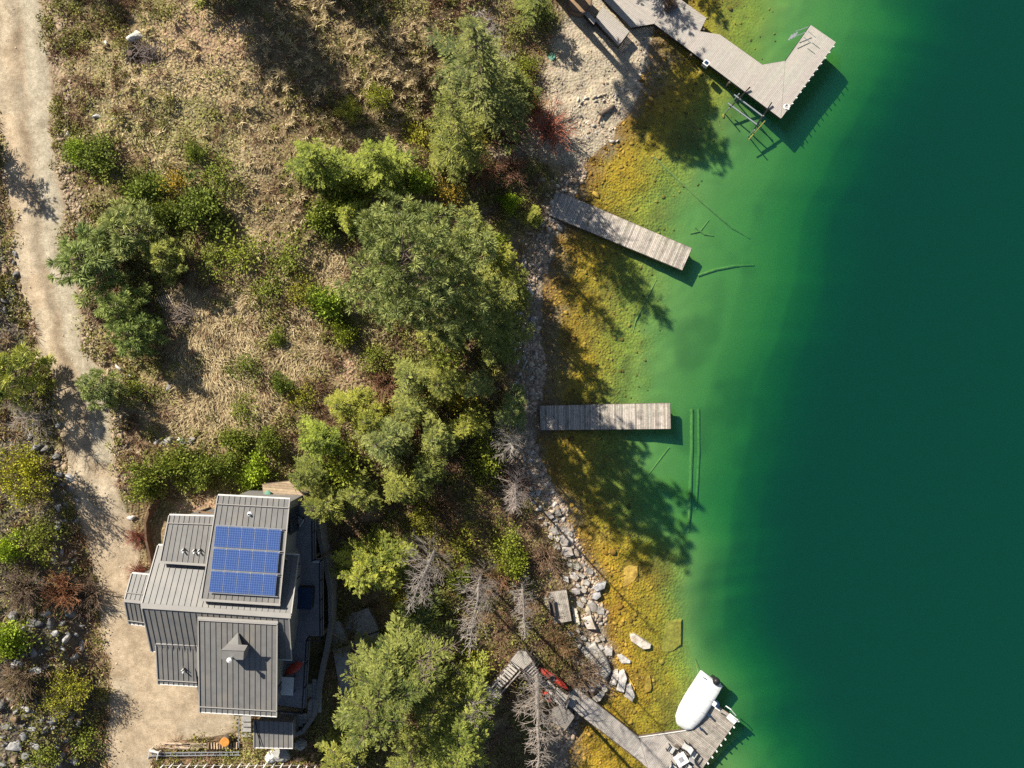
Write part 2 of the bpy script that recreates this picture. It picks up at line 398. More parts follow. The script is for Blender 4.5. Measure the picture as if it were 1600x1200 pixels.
def zone_color(x, y, z):
    px, py = topx(x, y, z); t = shoreX(y) - x
    def lay(c, col, m): return c * (1 - m[..., None]) + np.array(col) * m[..., None]
    n1 = fbm(x, y, 5.0, 21); n2 = fbm(x, y, 1.6, 22)
    c = np.ones(x.shape + (3,)) * np.array((.29, .22, .12))
    c = lay(c, (.17, .115, .07), sstep(.5, .68, n1))
    c = lay(c, (.15, .145, .055), sstep(.55, .72, n2) * .7)
    c = lay(c, (.46, .37, .215), anyblob(px, py, MEADOW) * .8)
    c = lay(c, (.20, .145, .08), (blob(px, py, 520, 120, 130, 140) + blob(px, py, 460, 300, 70, 110) * .9 + blob(px, py, 640, 100, 60, 80)).clip(0, 1) * .85)  # ground darkened under the bunch grass to paint in shade between the clumps
    c = lay(c, (.19, .185, .07), anyblob(px, py, GREENS) * .6)
    c = lay(c, (.17, .115, .072), anyblob(px, py, FOREST) * .75)
    c = lay(c, (.42, .31, .18), anyblob(px, py, MAT_STRAW) * .9)
    c = lay(c, (.42, .29, .185), anyblob(px, py, BARE) * .9)
    # rock bank along the lake, gravel beach to the north
    bank = (1 - sstep(.6, 2.2, t + (n2 - .5) * 2.6)) * sstep(-.3, .1, t)
    c = lay(c, (.31, .245, .18), bank)
    beach = sstep(18.0, 20.3, y + (n1 - .5) * 3) * (1 - sstep(7.0, 9.0, t + (n2 - .5) * 2))
    c = lay(c, (.47, .40, .295), beach)
    # boulder bank left of the drive
    c = lay(c, (.15, .13, .11), sstep(.2, .8, roadL(y) - x) * .8)
    # verge of the drive
    v = (1 - sstep(.2, 1.5, np.abs(x - roadR(y)) + (n2 - .5) * 1.2)) * sstep(-8, -4, y)
    c = lay(c, (.40, .30, .20), v * .8)
    # lake bed: wet brown rim, golden algae, then pale silt
    lake = sstep(.0, -.25, t)
    dd = (x - shoreX(y)) / np.maximum(dropX(y) - shoreX(y), 1) + (n2 - .5) * .15
    dd = np.where(dd > .14, np.maximum(.14, dd - .3 * sstep(-11, -16, y)), dd)
    lb = lay(np.ones_like(c) * np.array((.27, .185, .10)), (.43, .262, .026), sstep(.04, .14, dd + (fbm(x, y, 3.0, 81) - .5) * .12))
    lb = lay(lb, (.36, .29, .05), sstep(.2, .36, dd)); lb = lay(lb, (.265, .32, .115), sstep(.34, .6, dd))
    lb = lay(lb, (.13, .17, .06), sstep(.5, .72, fbm(x, y, 4.5, 83)) * sstep(.3, .5, dd) * .55); lb = lay(lb, (.06, .085, .055), sstep(1.0, 1.7, dd)); lb = lay(lb, (.20, .11, .02), sstep(.48, .7, n2) * (1 - sstep(.35, .6, dd)) * .6)  # past the drop-off the bed colour darkens in place of light lost to depth
    stony = (1 - .35 * beach) - lake * (.1 + .88 * sstep(.3, .62, dd))
    return np.concatenate([c * (1 - lake[..., None]) + lb * lake[..., None], stony[..., None]], -1)

gx = np.concatenate([np.linspace(-160, -58, 22)[:-1], np.arange(-58, 32, .24), np.arange(32, 62, .8), np.linspace(62, 160, 22)])
gy = np.concatenate([np.linspace(-160, -44, 24)[:-1], np.arange(-44, 44, .24), np.linspace(44, 160, 24)])
X, Y = np.meshgrid(gx, gy, indexing='ij'); Z = T(X, Y)
nx, ny = X.shape
idx = np.arange(nx * ny).reshape(nx, ny)
quads = np.stack([idx[:-1, :-1], idx[1:, :-1], idx[1:, 1:], idx[:-1, 1:]], -1).reshape(-1, 4)
V = np.stack([X, Y, Z], -1).reshape(-1, 3); CC = zone_color(X, Y, Z).reshape(-1, 4)
lakeq = V[quads][:, :, 2].max(1) < -.05
def sub(name, mask):
    q = quads[mask]; u, inv = np.unique(q, return_inverse=True)
    me = bulk(name, V[u], inv.reshape(-1, 4), M['earth'], smooth=True, col=CC[u])
    return tag(link(name, me), kind='structure')
sub('ground', ~lakeq); sub('lakebed', lakeq)

wb = MB(); wb.box((78.5, 0, -19.999), (160, 318, 40)); tag(wb.build('lake_water', M['water']), kind='structure')

def driveway():
    ys = np.arange(-40, 40, .22); us = np.linspace(0, 1, 40); rows = []; cols = []
    for y in ys:
        l = roadL(np.array([y]))[0]; r = roadR(np.array([y]))[0]
        x = l + (r - l) * us
        z = T(x, np.full_like(x, y)) + .045 - .11 * (1 - np.minimum(1, np.minimum(us, 1 - us) * 14))
        rows.append(np.stack([x, np.full_like(x, y), z], 1))
        c = np.tile(np.array((.45, .362, .258)), (40, 1))
        gx_ = sstep(.52, .62, us) * (1 - sstep(.85, .97, us)) * (y > -6) * .7
        grey = np.maximum(gx_, sstep(.62, .7, vn(x, np.full_like(x, y), 3.0, 41)) * .3)[:, None]
        c = c * (1 - grey) + np.array((.385, .36, .285)) * grey
        if y > -9.5:
            for w in (.27, .68): c = c * (1 + .2 * np.exp(-((us - w) / .075) ** 2))[:, None]
            c = c * (1 - .26 * np.exp(-((us - .47) / .08) ** 2) * (.4 + vn(x, np.full_like(x, y), 1.2, 44)))[:, None]
        rub = (1 - sstep(0, .12, np.minimum(us, 1 - us)))[:, None] * .6
        cols.append(c * (1 - rub) + np.array((.33, .25, .17)) * rub)
    Vd = np.concatenate(rows); n = len(ys); ii = np.arange(n * 40).reshape(n, 40)
    q = np.stack([ii[:-1, :-1], ii[1:, :-1], ii[1:, 1:], ii[:-1, 1:]], -1).reshape(-1, 4)[:, ::-1]
    tag(link('driveway', bulk('driveway', Vd, q, M['drive'], smooth=True, col=np.concatenate(cols))), kind='structure')
driveway()

# ------------------------------------------------------------------ ground cover (nobody could count it)
def scatter(n, x0, x1, y0, y1, dens):
    x = RNG.uniform(x0, x1, n); y = RNG.uniform(y0, y1, n); z = T(x, y)
    px, py = topx(x, y, z)
    keep = (RNG.random(n) < dens(x, y, z, px, py)) & (z > .05)
    keep &= ~((x > roadL(y) + .3) & (x < roadR(y) - .3))
    hx = ((px > 205) & (px < 500) & (py > 790) & (py < 1120))
    keep &= ~hx
    return x[keep], y[keep], z[keep], px[keep], py[keep]
def stuff(name, V, F, mat, val, label, cat):
    o = link(name, bulk(name, V, F, mat, val)); return tag(o, label, cat, kind='stuff')

def dry_grass():
    def dens(x, y, z, px, py):
        d = .22 + .75 * anyblob(px, py, MEADOW, .8) + .15 * (fbm(x, y, 2.0, 31) - .5)
        d *= 1 - .6 * (blob(px, py, 520, 120, 130, 140) + blob(px, py, 460, 300, 70, 110) * .9).clip(0, 1); d *= 1 - .85 * anyblob(px, py, FOREST); d *= 1 - .7 * anyblob(px, py, BARE)
        t = shoreX(y) - x
        d *= sstep(3, 6, t) * (1 - sstep(18, 20, y) * (1 - sstep(7.5, 10, t)))
        return d * sstep(.35, .6, fbm(x, y, .9, 33, 2) + .12)
    x, y, z, px, py = scatter(120000, -46, 6, -34, 36, dens)
    n = len(x); P = np.stack([x, y, z - .02], 1)
    a = 2 * np.pi * fbm(x, y, 6.0, 35) * 2 + RNG.normal(0, .8, n)
    D = np.stack([np.cos(a), np.sin(a), RNG.uniform(.3, 1.3, n)], 1)
    L = RNG.uniform(.2, .5, n); W = RNG.uniform(.04, .085, n)
    Vv, F = leaves(P, D, np.tile([0, 0, 1.], (n, 1)), L, W, .08)
    stuff('dry_grass', Vv, F, M['straw'], np.clip(RNG.normal(.58, .26, n), 0, 1), 'short dry tan grass over the open hillside', 'grass')
def bunch_grass():
    def dens(x, y, z, px, py):
        d = blob(px, py, 520, 120, 130, 140) + blob(px, py, 460, 300, 70, 110) * .9 + blob(px, py, 640, 100, 60, 80) + .12 * anyblob(px, py, MEADOW) + .5 * blob(px, py, 400, 420, 60, 60)
        return np.clip(d, 0, 1) * sstep(3, 6, shoreX(y) - x)
    x, y, z, px, py = scatter(2600, -40, 2, 4, 36, dens)
    m = 30; n = len(x) * m
    ph = RNG.uniform(0, 2 * np.pi, len(x)); ln = np.repeat(RNG.uniform(.4, .85, len(x)), m)
    P = np.repeat(np.stack([x, y, z], 1), m, 0) + RNG.normal(0, .05, (n, 3)) * [1, 1, 0]
    a = np.repeat(ph, m) + RNG.normal(0, 1.5, n)
    D = np.stack([np.cos(a), np.sin(a), RNG.uniform(.35, 2.2, n)], 1)
    Vv, F = leaves(P, D, np.tile([0, 0, 1.], (n, 1)), ln * RNG.uniform(.6, 1.1, n), RNG.uniform(.04, .075, n), .12)
    stuff('bunch_grass', Vv, F, M['straw'], np.clip(np.repeat(RNG.normal(.68, .22, len(x)), m) + RNG.normal(0, .18, n), 0, 1), 'cream tufted bunch grass on the upper slope', 'grass')
def matted_straw():
    def dens(x, y, z, px, py): return anyblob(px, py, MAT_STRAW, .35)
    x, y, z, px, py = scatter(42000, -34, -12, -8, 14, dens)
    n = len(x); P = np.stack([x, y, z + RNG.uniform(.0, .12, n)], 1)
    a = -1.9 + (fbm(x, y, 4.0, 36) - .5) * 4 + RNG.normal(0, .6, n)
    D = np.stack([np.cos(a), np.sin(a), RNG.uniform(-.12, .3, n)], 1)
    Vv, F = leaves(P, D, np.tile([0, 0, 1.], (n, 1)), RNG.uniform(.3, .75, n), RNG.uniform(.035, .065, n), .06)
    stuff('flattened_straw', Vv, F, M['straw'], np.clip(RNG.normal(.5, .28, n), 0, 1), 'pale flattened straw matted down the middle of the slope', 'straw')
def weeds():
    def dens(x, y, z, px, py):
        d = .6 * anyblob(px, py, GREENS, .8) + .16 + .3 * sstep(.5, .7, fbm(x, y, 2.2, 38)) + .3 * anyblob(px, py, FOREST)
        t = shoreX(y) - x
        return d * sstep(2.5, 5, t) * (1 - sstep(18, 20, y) * (1 - sstep(8, 10, t))) * (1 - .8 * anyblob(px, py, MAT_STRAW)) * sstep(.4, .6, fbm(x, y, .8, 39, 2) + .08)
    x, y, z, px, py = scatter(140000, -46, 8, -34, 36, dens)
    n = len(x); P = np.stack([x, y, z + RNG.uniform(0, .2, n)], 1); D = rdir(n, -.1, .7)
    Vv, F = leaves(P, D, np.tile([0, 0, 1.], (n, 1)), RNG.uniform(.14, .32, n), RNG.uniform(.07, .13, n), .05)
    stuff('low_weeds', Vv, F, M['weed'], RNG.random(n), 'low olive green weeds between the shrubs', 'weeds')
def litter():
    def dens(x, y, z, px, py):
        t = shoreX(y) - x
        return (.2 + .8 * anyblob(px, py, FOREST, .8)) * sstep(1.2, 3, t) * (1 - sstep(18, 20, y) * (1 - sstep(7.5, 9.5, t))) * (px > 380)
    x, y, z, px, py = scatter(90000, -24, 9, -34, 36, dens)
    n = len(x); P = np.stack([x, y, z + RNG.uniform(0, .12, n)], 1); D = rdir(n, -.2, .4)
    Vv, F = leaves(P, D, rdir(n, .2, 1), RNG.uniform(.08, .3, n), RNG.uniform(.03, .09, n), .05)
    stuff('leaf_litter', Vv, F, M['litter'], RNG.random(n) ** 1.3, 'brown leaf litter and twigs under the trees', 'litter')

ICO_V = None
def ico():
    t = (1 + 5 ** .5) / 2
    v = nrm(np.array([(-1, t, 0), (1, t, 0), (-1, -t, 0), (1, -t, 0), (0, -1, t), (0, 1, t), (0, -1, -t), (0, 1, -t), (t, 0, -1), (t, 0, 1), (-t, 0, -1), (-t, 0, 1)], float))
    f = np.array([(0, 11, 5), (0, 5, 1), (0, 1, 7), (0, 7, 10), (0, 10, 11), (1, 5, 9), (5, 11, 4), (11, 10, 2), (10, 7, 6), (7, 1, 8), (3, 9, 4), (3, 4, 2), (3, 2, 6), (3, 6, 8), (3, 8, 9), (4, 9, 5), (2, 4, 11), (6, 2, 10), (8, 6, 7), (9, 8, 1)])
    return v, f
def pebbles(name, x, y, z, r, mat, label, cat, flat=.55, val=None):
    v, f = ico(); n = len(x)
    a = RNG.uniform(0, 6.28, n); ca, sa = np.cos(a), np.sin(a)
    sc = np.stack([r * RNG.uniform(.7, 1.5, n), r * RNG.uniform(.6, 1.0, n), r * flat * RNG.uniform(.6, 1.2, n)], 1)
    vv = v[None] * RNG.uniform(.75, 1.2, (n, 12, 1)) * sc[:, None]
    vx = vv[..., 0] * ca[:, None] - vv[..., 1] * sa[:, None]; vy = vv[..., 0] * sa[:, None] + vv[..., 1] * ca[:, None]
    Vv = np.stack([vx + x[:, None], vy + y[:, None], vv[..., 2] + z[:, None] + (r * .15)[:, None]], -1).reshape(-1, 3)
    F = (f[None] + (np.arange(n) * 12)[:, None, None]).reshape(-1, 3)
    val = RNG.random(n) if val is None else val
    return stuff(name, Vv, F, mat, np.repeat(val, 20), label, cat)
def shore_stones():
    n = 26000; y = RNG.uniform(-34, 36, n); t = RNG.gamma(1.5, .5, n) - .3
    beach = y > 18.5
    t = np.where(beach, RNG.uniform(-.5, 9.0, n) * np.where(RNG.random(n) < .5, .35, 1), t)
    x = shoreX(y) - t; z = T(x, y)
    keep = (t < 4.2) | beach; keep &= RNG.random(n) < np.where(beach, .28, np.where(y < -13, .3, .5)); keep &= (fbm(x, y, 2.5, 51) > .36)
    x, y, z, t = x[keep], y[keep], z[keep], t[keep]; m = len(x)
    r = RNG.gamma(2.0, .035, m) + .03; r = np.where(y > 18.5, r * .55, r)
    pebbles('shore_gravel', x, y, z, r, M['pebble'], 'pale broken stones along the waterline', 'gravel', val=np.clip(RNG.normal(.58, .28, m), 0, 1)).color = (1.08, .93, .78, 1)
def verge_stones():
    n = 6500; y = RNG.uniform(-8, 36, n); side = RNG.random(n) < .62
    x = np.where(side, roadR(y) + RNG.gamma(1.5, .5, n) - .25, roadL(y) - RNG.gamma(1.3, .35, n) + .2)
    z = T(x, y); keep = (fbm(x, y, 2.0, 53) > .4); x, y, z = x[keep], y[keep], z[keep]; m = len(x)
    o = pebbles('verge_rubble', x, y, z, RNG.gamma(2.0, .03, m) + .03, M['pebble'], 'tan rubble along both edges of the driveway', 'rubble', val=RNG.uniform(.1, .75, m)); o.color = (1.0, .86, .68, 1)
def bed_stones():
    n = 6500; y = RNG.uniform(-34, 36, n); x = shoreX(y) + RNG.gamma(1.7, 1.9, n); z = T(x, y)
    d = (x - shoreX(y)) / (dropX(y) - shoreX(y)); keep = d < .55; x, y, z = x[keep], y[keep], z[keep]
    pebbles('lakebed_stones', x, y, z, RNG.gamma(1.6, .032, len(x)) + .02, M['goldstone'], 'golden algae covered stones on the shallow lake bed', 'stones', flat=.35)
def undergrowth():
    for name, mat, n, seed, label, cat, col in (('brown_undergrowth', 'twig', 1500, 71, 'brown leafless brush between the trees', 'brush', None), ('green_undergrowth', 'weed', 1900, 72, 'olive green undergrowth between the trees', 'undergrowth', None)):
        def dens(x, y, z, px, py):
            t = shoreX(y) - x
            return (.25 + .75 * sstep(.42, .6, fbm(x, y, 3.0, seed))) * sstep(1.6, 3.5, t) * (1 - sstep(18, 20, y) * (1 - sstep(8, 10, t))) * (1 - .85 * anyblob(px, py, MEADOW, .8)) * (1 - .85 * anyblob(px, py, MAT_STRAW, .8)) * (1 - anyblob(px, py, BARE)) * np.where(px > 400, 1, .8)
        x, y, z, px, py = scatter(n * 4, -46, 9, -34, 36, dens); k = len(x); m = 55
        r = RNG.uniform(.35, .95, k); off = rdir(k * m, 0, 1) * RNG.uniform(.3, 1, (k * m, 1)) ** .6 * np.repeat(r, m)[:, None] * [1, 1, .75]
        P = np.repeat(np.stack([x, y, z], 1), m, 0); val = np.clip(np.repeat(RNG.uniform(.1, .8, k), m) + RNG.normal(0, .15, k * m), 0, 1)
        if mat == 'twig': Vv, F = leaves(P + off * .15, off + RNG.normal(0, .15, off.shape), rdir(k * m, .2, 1), np.repeat(r, m) * RNG.uniform(.6, 1.1, k * m), np.full(k * m, .035), .05)
        else: Vv, F = leaves(P + off, rdir(k * m, -.2, .8), rdir(k * m, .2, 1), RNG.uniform(.12, .26, k * m), RNG.uniform(.06, .13, k * m), .05)
        o = stuff(name, Vv, F, M[mat], val, label, cat)
        if mat == 'twig': o.color = (1.25, .95, .72, 1)
dry_grass(); bunch_grass(); undergrowth(); matted_straw(); weeds(); litter(); shore_stones(); verge_stones(); bed_stones()
def drive_gravel():
    n = 3200; y = RNG.uniform(-31, 36, n); u = RNG.uniform(.02, .98, n); x = roadL(y) + (roadR(y) - roadL(y)) * u; z = T(x, y) + .03
    keep = RNG.random(n) < .25 + .75 * sstep(.3, .0, np.minimum(u, 1 - u)); x, y, z = x[keep], y[keep], z[keep]
    o = pebbles('loose_gravel', x, y, z, RNG.gamma(1.4, .014, len(x)) + .015, M['pebble'], 'loose gravel lying on the driveway', 'gravel', val=RNG.uniform(.45, 1, len(x))); o.color = (.95, .84, .68, 1)
drive_gravel()
# ------------------------------------------------------------------ trees and shrubs
UPV = np.array([0, 0, 1.0])
def trunk_mesh(mb, h, r, lean=(0, 0), n=7):
    pts = []; rad = []
    for i in range(n):
        s = i / (n - 1)
        pts.append((lean[0] * s * s * h + random.uniform(-.03, .03) * h * .1, lean[1] * s * s * h + random.uniform(-.03, .03) * h * .1, s * h - .25)); rad.append(r * (1.12 - s) ** .8)
    mb.tube(pts, rad, 7)
    return pts
def fir_proto(name, h=9.0, r=2.3, nb=150, h0=.12, seed=1, droop=.25, twigL=.5, density=1.0, ragged=.3):
    global RNG
    RNG = np.random.default_rng(seed); random.seed(seed)
    mb = MB(); trunk_mesh(mb, h, h * .014 + .04)
    Ps, Ds, Ns, Ls, Ws, Vs = [], [], [], [], [], []
    ph = RNG.uniform(0, 6.28, 3)
    for b in range(nb):
        t = h0 + (1 - h0) * (b + RNG.random()) / nb
        tt = (t - h0) / (1 - h0)
        Lb = r * (1 - tt) ** .75 * (1 - .25 * math.exp(-tt * 8)) * RNG.uniform(.85 - ragged, 1.12) + .12
        az = b * 2.399 + RNG.normal(0, .35); z0 = t * h
        Lb *= 1 + .16 * math.sin(az * 2 + ph[0]) + .13 * math.sin(az * 3 + ph[1] + tt * 3) + .1 * math.sin(az * 5 + ph[2] + tt * 9)
        p = RNG.uniform(-.05, .35) + .5 * tt; dr = droop * RNG.uniform(.5, 1.5) * (1 - tt * .7)
        bv = RNG.normal(0, .17)
        ca, sa = math.cos(az), math.sin(az)
        def at(s): return np.stack([ca * Lb * s, sa * Lb * s, z0 + Lb * (p * s - dr * s * s * 1.5)], -1)
        ss = np.linspace(0, 1, 4); mb.tube(at(ss), [.02 + .012 * Lb, .018 + .008 * Lb, .014, .006], 3, cap=False)
        m = max(5, int(Lb / .17 * density)); s = np.sort(RNG.uniform(.12, 1, m * 2)); side = np.where(np.arange(m * 2) % 2, 1, -1)
        pos = at(s); an = az + side * RNG.uniform(.55, 1.1, m * 2)
        tl = (twigL * Lb * (1.08 - s) ** .8 * .8 + .14) * RNG.uniform(.7, 1.2, m * 2)
        slope = p - 2 * dr * s * 1.5
        D = np.stack([np.cos(an), np.sin(an), slope * .6 + RNG.normal(0, .12, m * 2) - .08], -1)
        N = np.stack([RNG.normal(0, .35, m * 2), RNG.normal(0, .35, m * 2), np.ones(m * 2)], -1)
        K = 7                                                   # short needle sprays set along each twig
        for q in range(K):
            fr = (q + .3) / K; sg = 1 if q % 2 else -1
            an2 = an + sg * RNG.uniform(.25, .8, m * 2) * (q < K - 1)
            Dj = np.stack([np.cos(an2), np.sin(an2), D[:, 2] + RNG.normal(0, .18, m * 2)], -1)
            l2 = np.clip(tl * (.55 - .25 * fr), .12, .34) * RNG.uniform(.8, 1.25, m * 2)
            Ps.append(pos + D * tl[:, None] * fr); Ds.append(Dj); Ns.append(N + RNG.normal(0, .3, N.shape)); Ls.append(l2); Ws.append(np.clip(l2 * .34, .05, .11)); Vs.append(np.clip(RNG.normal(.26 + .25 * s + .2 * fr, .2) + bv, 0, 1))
    V, F = leaves(np.concatenate(Ps), np.concatenate(Ds), np.concatenate(Ns), np.concatenate(Ls), np.concatenate(Ws), .04)
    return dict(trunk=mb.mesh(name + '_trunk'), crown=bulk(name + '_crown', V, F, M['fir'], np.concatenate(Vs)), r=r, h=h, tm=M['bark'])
def pine_proto(name, h=6.0, r=1.8, nb=40, tufts=7, h0=.15, seed=1, tr=.3, need=26, power=.6, irregular=.35):
    global RNG
    RNG = np.random.default_rng(seed); random.seed(seed)
    mb = MB(); trunk_mesh(mb, h * .97, h * .015 + .05, (RNG.normal(0, .03), RNG.normal(0, .03)))
    C, O, V_ = [], [], []
    for b in range(nb):
        t = h0 + (1 - h0) * (b + RNG.random()) / nb; tt = (t - h0) / (1 - h0)
        Lb = r * max(.08, (1 - tt ** 2.2)) ** power * RNG.uniform(1 - irregular, 1.05) * (1 - .25 * math.exp(-tt * 6))
        az = b * 2.399 + RNG.normal(0, .4); p = RNG.uniform(.0, .35) + .35 * tt; z0 = t * h * .96
        ca, sa = math.cos(az), math.sin(az)
        def at(s): return np.stack([ca * Lb * s, sa * Lb * s, z0 + Lb * (p * s + .12 * s * s)], -1)
        mb.tube(at(np.linspace(0, 1, 4)), [.03 + .014 * Lb, .022 + .01 * Lb, .02, .01], 4, cap=False)
        k = max(2, int(tufts * Lb / r * RNG.uniform(.7, 1.3)))
        s = np.concatenate([[1.0], RNG.uniform(.5, 1, k)])
        pos = at(s); off = RNG.normal(0, 1, (k + 1, 3)) * [1, 1, .45] * (.22 * Lb * (1.1 - s) + .16)[:, None]; off[0] = 0
        tip = pos + off
        for q in range(1, k + 1):
            if q % 2: mb.tube([pos[q] - np.array([ca, sa, 0]) * .1, tip[q]], [.016, .008], 3, cap=False)
        C.append(tip); d = nrm(off + np.array([ca, sa, .6]) * .3); O.append(d); V_.append(np.clip(RNG.normal(.5, .2, k + 1), 0, 1))
    C = np.concatenate(C); O = np.concatenate(O); Vv = np.concatenate(V_); n = len(C)
    P = np.repeat(C, need, 0); D = nrm(rdir(n * need) + np.repeat(O, need, 0) * .75 + UPV * .25)
    L = np.repeat(RNG.uniform(.75, 1.25, n) * tr, need) * RNG.uniform(.75, 1.1, n * need)
    V, F = leaves(P + D * .03, D, rdir(n * need), L, np.full(n * need, .04) * (tr / .3) ** .5, .0)
    return dict(trunk=mb.mesh(name + '_trunk'), crown=bulk(name + '_crown', V, F, M['pine'], np.clip(np.repeat(Vv, need) + RNG.normal(0, .12, n * need), 0, 1)), r=r, h=h, tm=M['bark'])
def shrub_proto(name, r=1.4, h=1.6, clumps=30, per=90, leaf=.13, seed=1, mat='leaf', stems=10, spread=.3):
    global RNG
    RNG = np.random.default_rng(seed); random.seed(seed)
    mb = MB(); C = []
    for c in range(clumps):
        d = rdir(1, .05, 1)[0]; q = RNG.uniform(.45, 1.0)
        az = math.atan2(d[1], d[0]); lobes = .8 + .2 * math.sin(3 * az + seed) + .14 * math.sin(5 * az + seed * 2.3)
        C.append([d[0] * r * q * lobes, d[1] * r * q * lobes, .25 + d[2] * (h - .25) * q])
    C = np.array(C)
    for c in range(min(stems, clumps)):
        e = C[c]; mb.tube([(e[0] * .08, e[1] * .08, -.15), (e[0] * .45, e[1] * .45, e[2] * .6), tuple(e)], [.035, .022, .008], 4, cap=False)
    k = RNG.uniform(.6, 1.25, clumps); n = clumps * per
    off = RNG.normal(0, 1, (n, 3)) * [1, 1, .75] * np.repeat(k, per)[:, None] * spread * r * .55
    P = np.repeat(C, per, 0) + off; P[:, 2] = np.maximum(P[:, 2], .05)
    D = nrm(off * 1.2 / max(r * .3, .1) + rdir(n) * .7 + UPV * .25); N = rdir(n, .1, 1)
    V, F = leaves(P, D, N, RNG.uniform(.7, 1.3, n) * leaf, RNG.uniform(.45, .7, n) * leaf, .05)
    val = np.clip(np.repeat(RNG.normal(.5, .2, clumps), per) + RNG.normal(0, .18, n), 0, 1)
    return dict(trunk=mb.mesh(name + '_stem'), crown=bulk(name + '_crown', V, F, M[mat], val), r=r, h=h, tm=M['bark'])
def dead_proto(name, h=12.0, r=1.7, nb=80, h0=.2, seed=1, lean=(0, 0), sub=5, up=.25, thick=1.0):
    global RNG
    RNG = np.random.default_rng(seed); random.seed(seed)
    mb = MB(); pts = trunk_mesh(mb, h, (.03 + h * .005) * thick, lean, 9); cb = MB()
    for b in range(nb):
        t = h0 + (1 - h0) * (b + RNG.random()) / nb; tt = (t - h0) / (1 - h0)
        f = t * 8; i = min(7, int(f)); base = Vector(pts[i]).lerp(Vector(pts[i + 1]), f - i)
        Lb = r * (1 - tt * .72) * RNG.uniform(.35, 1.15); az = b * 2.399 + RNG.normal(0, .5)
        d = Vector((math.cos(az), math.sin(az), RNG.uniform(-.25, .45) + up * tt)); cv = RNG.uniform(-.2, .55)
        def at(s): return base + d * (Lb * s) + Vector((0, 0, cv * Lb * s * s)) + Vector((-d.y, d.x, 0)) * (math.sin(s * 4 + b) * .12 * Lb)
        cb.tube([at(0), at(.35), at(.7), at(1)], [.018 * thick, .014 * thick, .010 * thick, .005], 3, cap=False)
        for q in range(int(sub * Lb / r * 2.2) + 1):
            s = RNG.uniform(.3, .98); a2 = az + RNG.choice([-1, 1]) * RNG.uniform(.4, 1.0); l2 = Lb * RNG.uniform(.15, .6) * (1.2 - s * .6)
            e = at(s) + Vector((math.cos(a2), math.sin(a2), RNG.uniform(-.1, .5))) * l2
            m = at(s).lerp(e, .5) + Vector((0, 0, -.05 * l2))
            cb.tube([at(s), m, e], [.010, .008, .005], 3, cap=False)
    return dict(trunk=mb.mesh(name + '_trunk'), crown=cb.mesh(name + '_crown'), r=r, h=h, tm=M['dead'], cm=M['dead'])
def bare_proto(name, r=1.4, h=2.0, stems=70, sub=5, seed=1, buds=0, mat='twig', rad=.016):
    """leafless bush: many thin arching stems from one base, optionally small leaf buds"""
    global RNG
    RNG = np.random.default_rng(seed); random.seed(seed)
    mb = MB(); vals = []; cb = MB(); tips = []
    for b in range(stems):
        az = RNG.uniform(0, 6.283); q = RNG.uniform(.15, 1) ** .7; e = Vector((math.cos(az) * r * q, math.sin(az) * r * q, h * RNG.uniform(.55, 1.05) * (1 - .35 * q)))
        b0 = Vector((math.cos(az) * .15 * r * q, math.sin(az) * .15 * r * q, -.1)); m = b0.lerp(e, .5) + Vector((0, 0, .18 * h)) + Vector((RNG.normal(0, .08), RNG.normal(0, .08), 0)) * r
        n0 = len(cb.f); cb.tube([b0, m, e], [rad * 1.5, rad, rad * .45], 3, cap=False)
        for k in range(sub):
            s = RNG.uniform(.35, .95); p = b0.lerp(m, s * 2) if s < .5 else m.lerp(e, s * 2 - 1)
            d = Vector(rdir(1, -.1, .9)[0]) * RNG.uniform(.18, .42) * r * .6 + (e - b0) * .12
            cb.tube([p, p + d * .5 + Vector((0, 0, .03)), p + d], [rad * .8, rad * .6, rad * .35], 3, cap=False); tips.append(p + d); tips.append(p + d * .6)
        v = min(1, max(0, RNG.normal(.45, .22))); vals += [v] * (len(cb.f) - n0)
        tips.append(e)
    for k in range(4): mb.tube([(0, 0, -.2), (RNG.normal(0, .1), RNG.normal(0, .1), .25 * h)], [.05, .03], 5)
    me = cb.mesh(name + '_crown'); a = me.attributes.new('v', 'FLOAT', 'FACE'); a.data.foreach_set('value', np.array(vals, dtype=np.float32)); me.materials.append(M[mat])
    out = dict(trunk=mb.mesh(name + '_stem'), crown=me, r=r, h=h, tm=M['bark'])
    if buds:
        tp = np.array([tuple(t) for t in tips]); n = len(tp) * buds
        P = np.repeat(tp, buds, 0) + RNG.normal(0, .07, (n, 3)); V, F = leaves(P, rdir(n, -.2, 1), rdir(n, .1, 1), RNG.uniform(.06, .12, n), RNG.uniform(.04, .07, n))
        out['leaf'] = bulk(name + '_leaves', V, F, M['leaf'], RNG.random(n))
    return out

PROTO = {}
PROTO['bigpine'] = pine_proto('big_pine', 21, 5.6, 66, 30, .28, 3, .44, 46, .55, .45)
PROTO['topfir'] = fir_proto('top_fir', 16, 3.8, 80, .15, 5, .3, .42, .8, .45)
PROTO['bigfir'] = fir_proto('big_fir', 15, 3.9, 92, .12, 6, .22, .42, 1.0, .3)
PROTO['bigfir2'] = fir_proto('big_fir_two', 13, 3.0, 72, .12, 8, .2, .42, 1.0, .35)
PROTO['darkfir'] = fir_proto('dark_fir', 12, 3.4, 110, .1, 9, .3, .45, 1.0, .3)
for i in range(4): PROTO['fir%d' % i] = fir_proto('fir_%d' % i, 8, 2.0, 46, .08, 20 + i, .15 + .08 * i, .5, 1.0, .25 + .06 * i)
PROTO['dense2'] = fir_proto('dense_fir_two', 8, 2.5, 84, .05, 32, .16, .4, 1.0, .35)
PROTO['dense'] = fir_proto('dense_fir', 8, 2.5, 92, .05, 31, .1, .36, 1.1, .3)
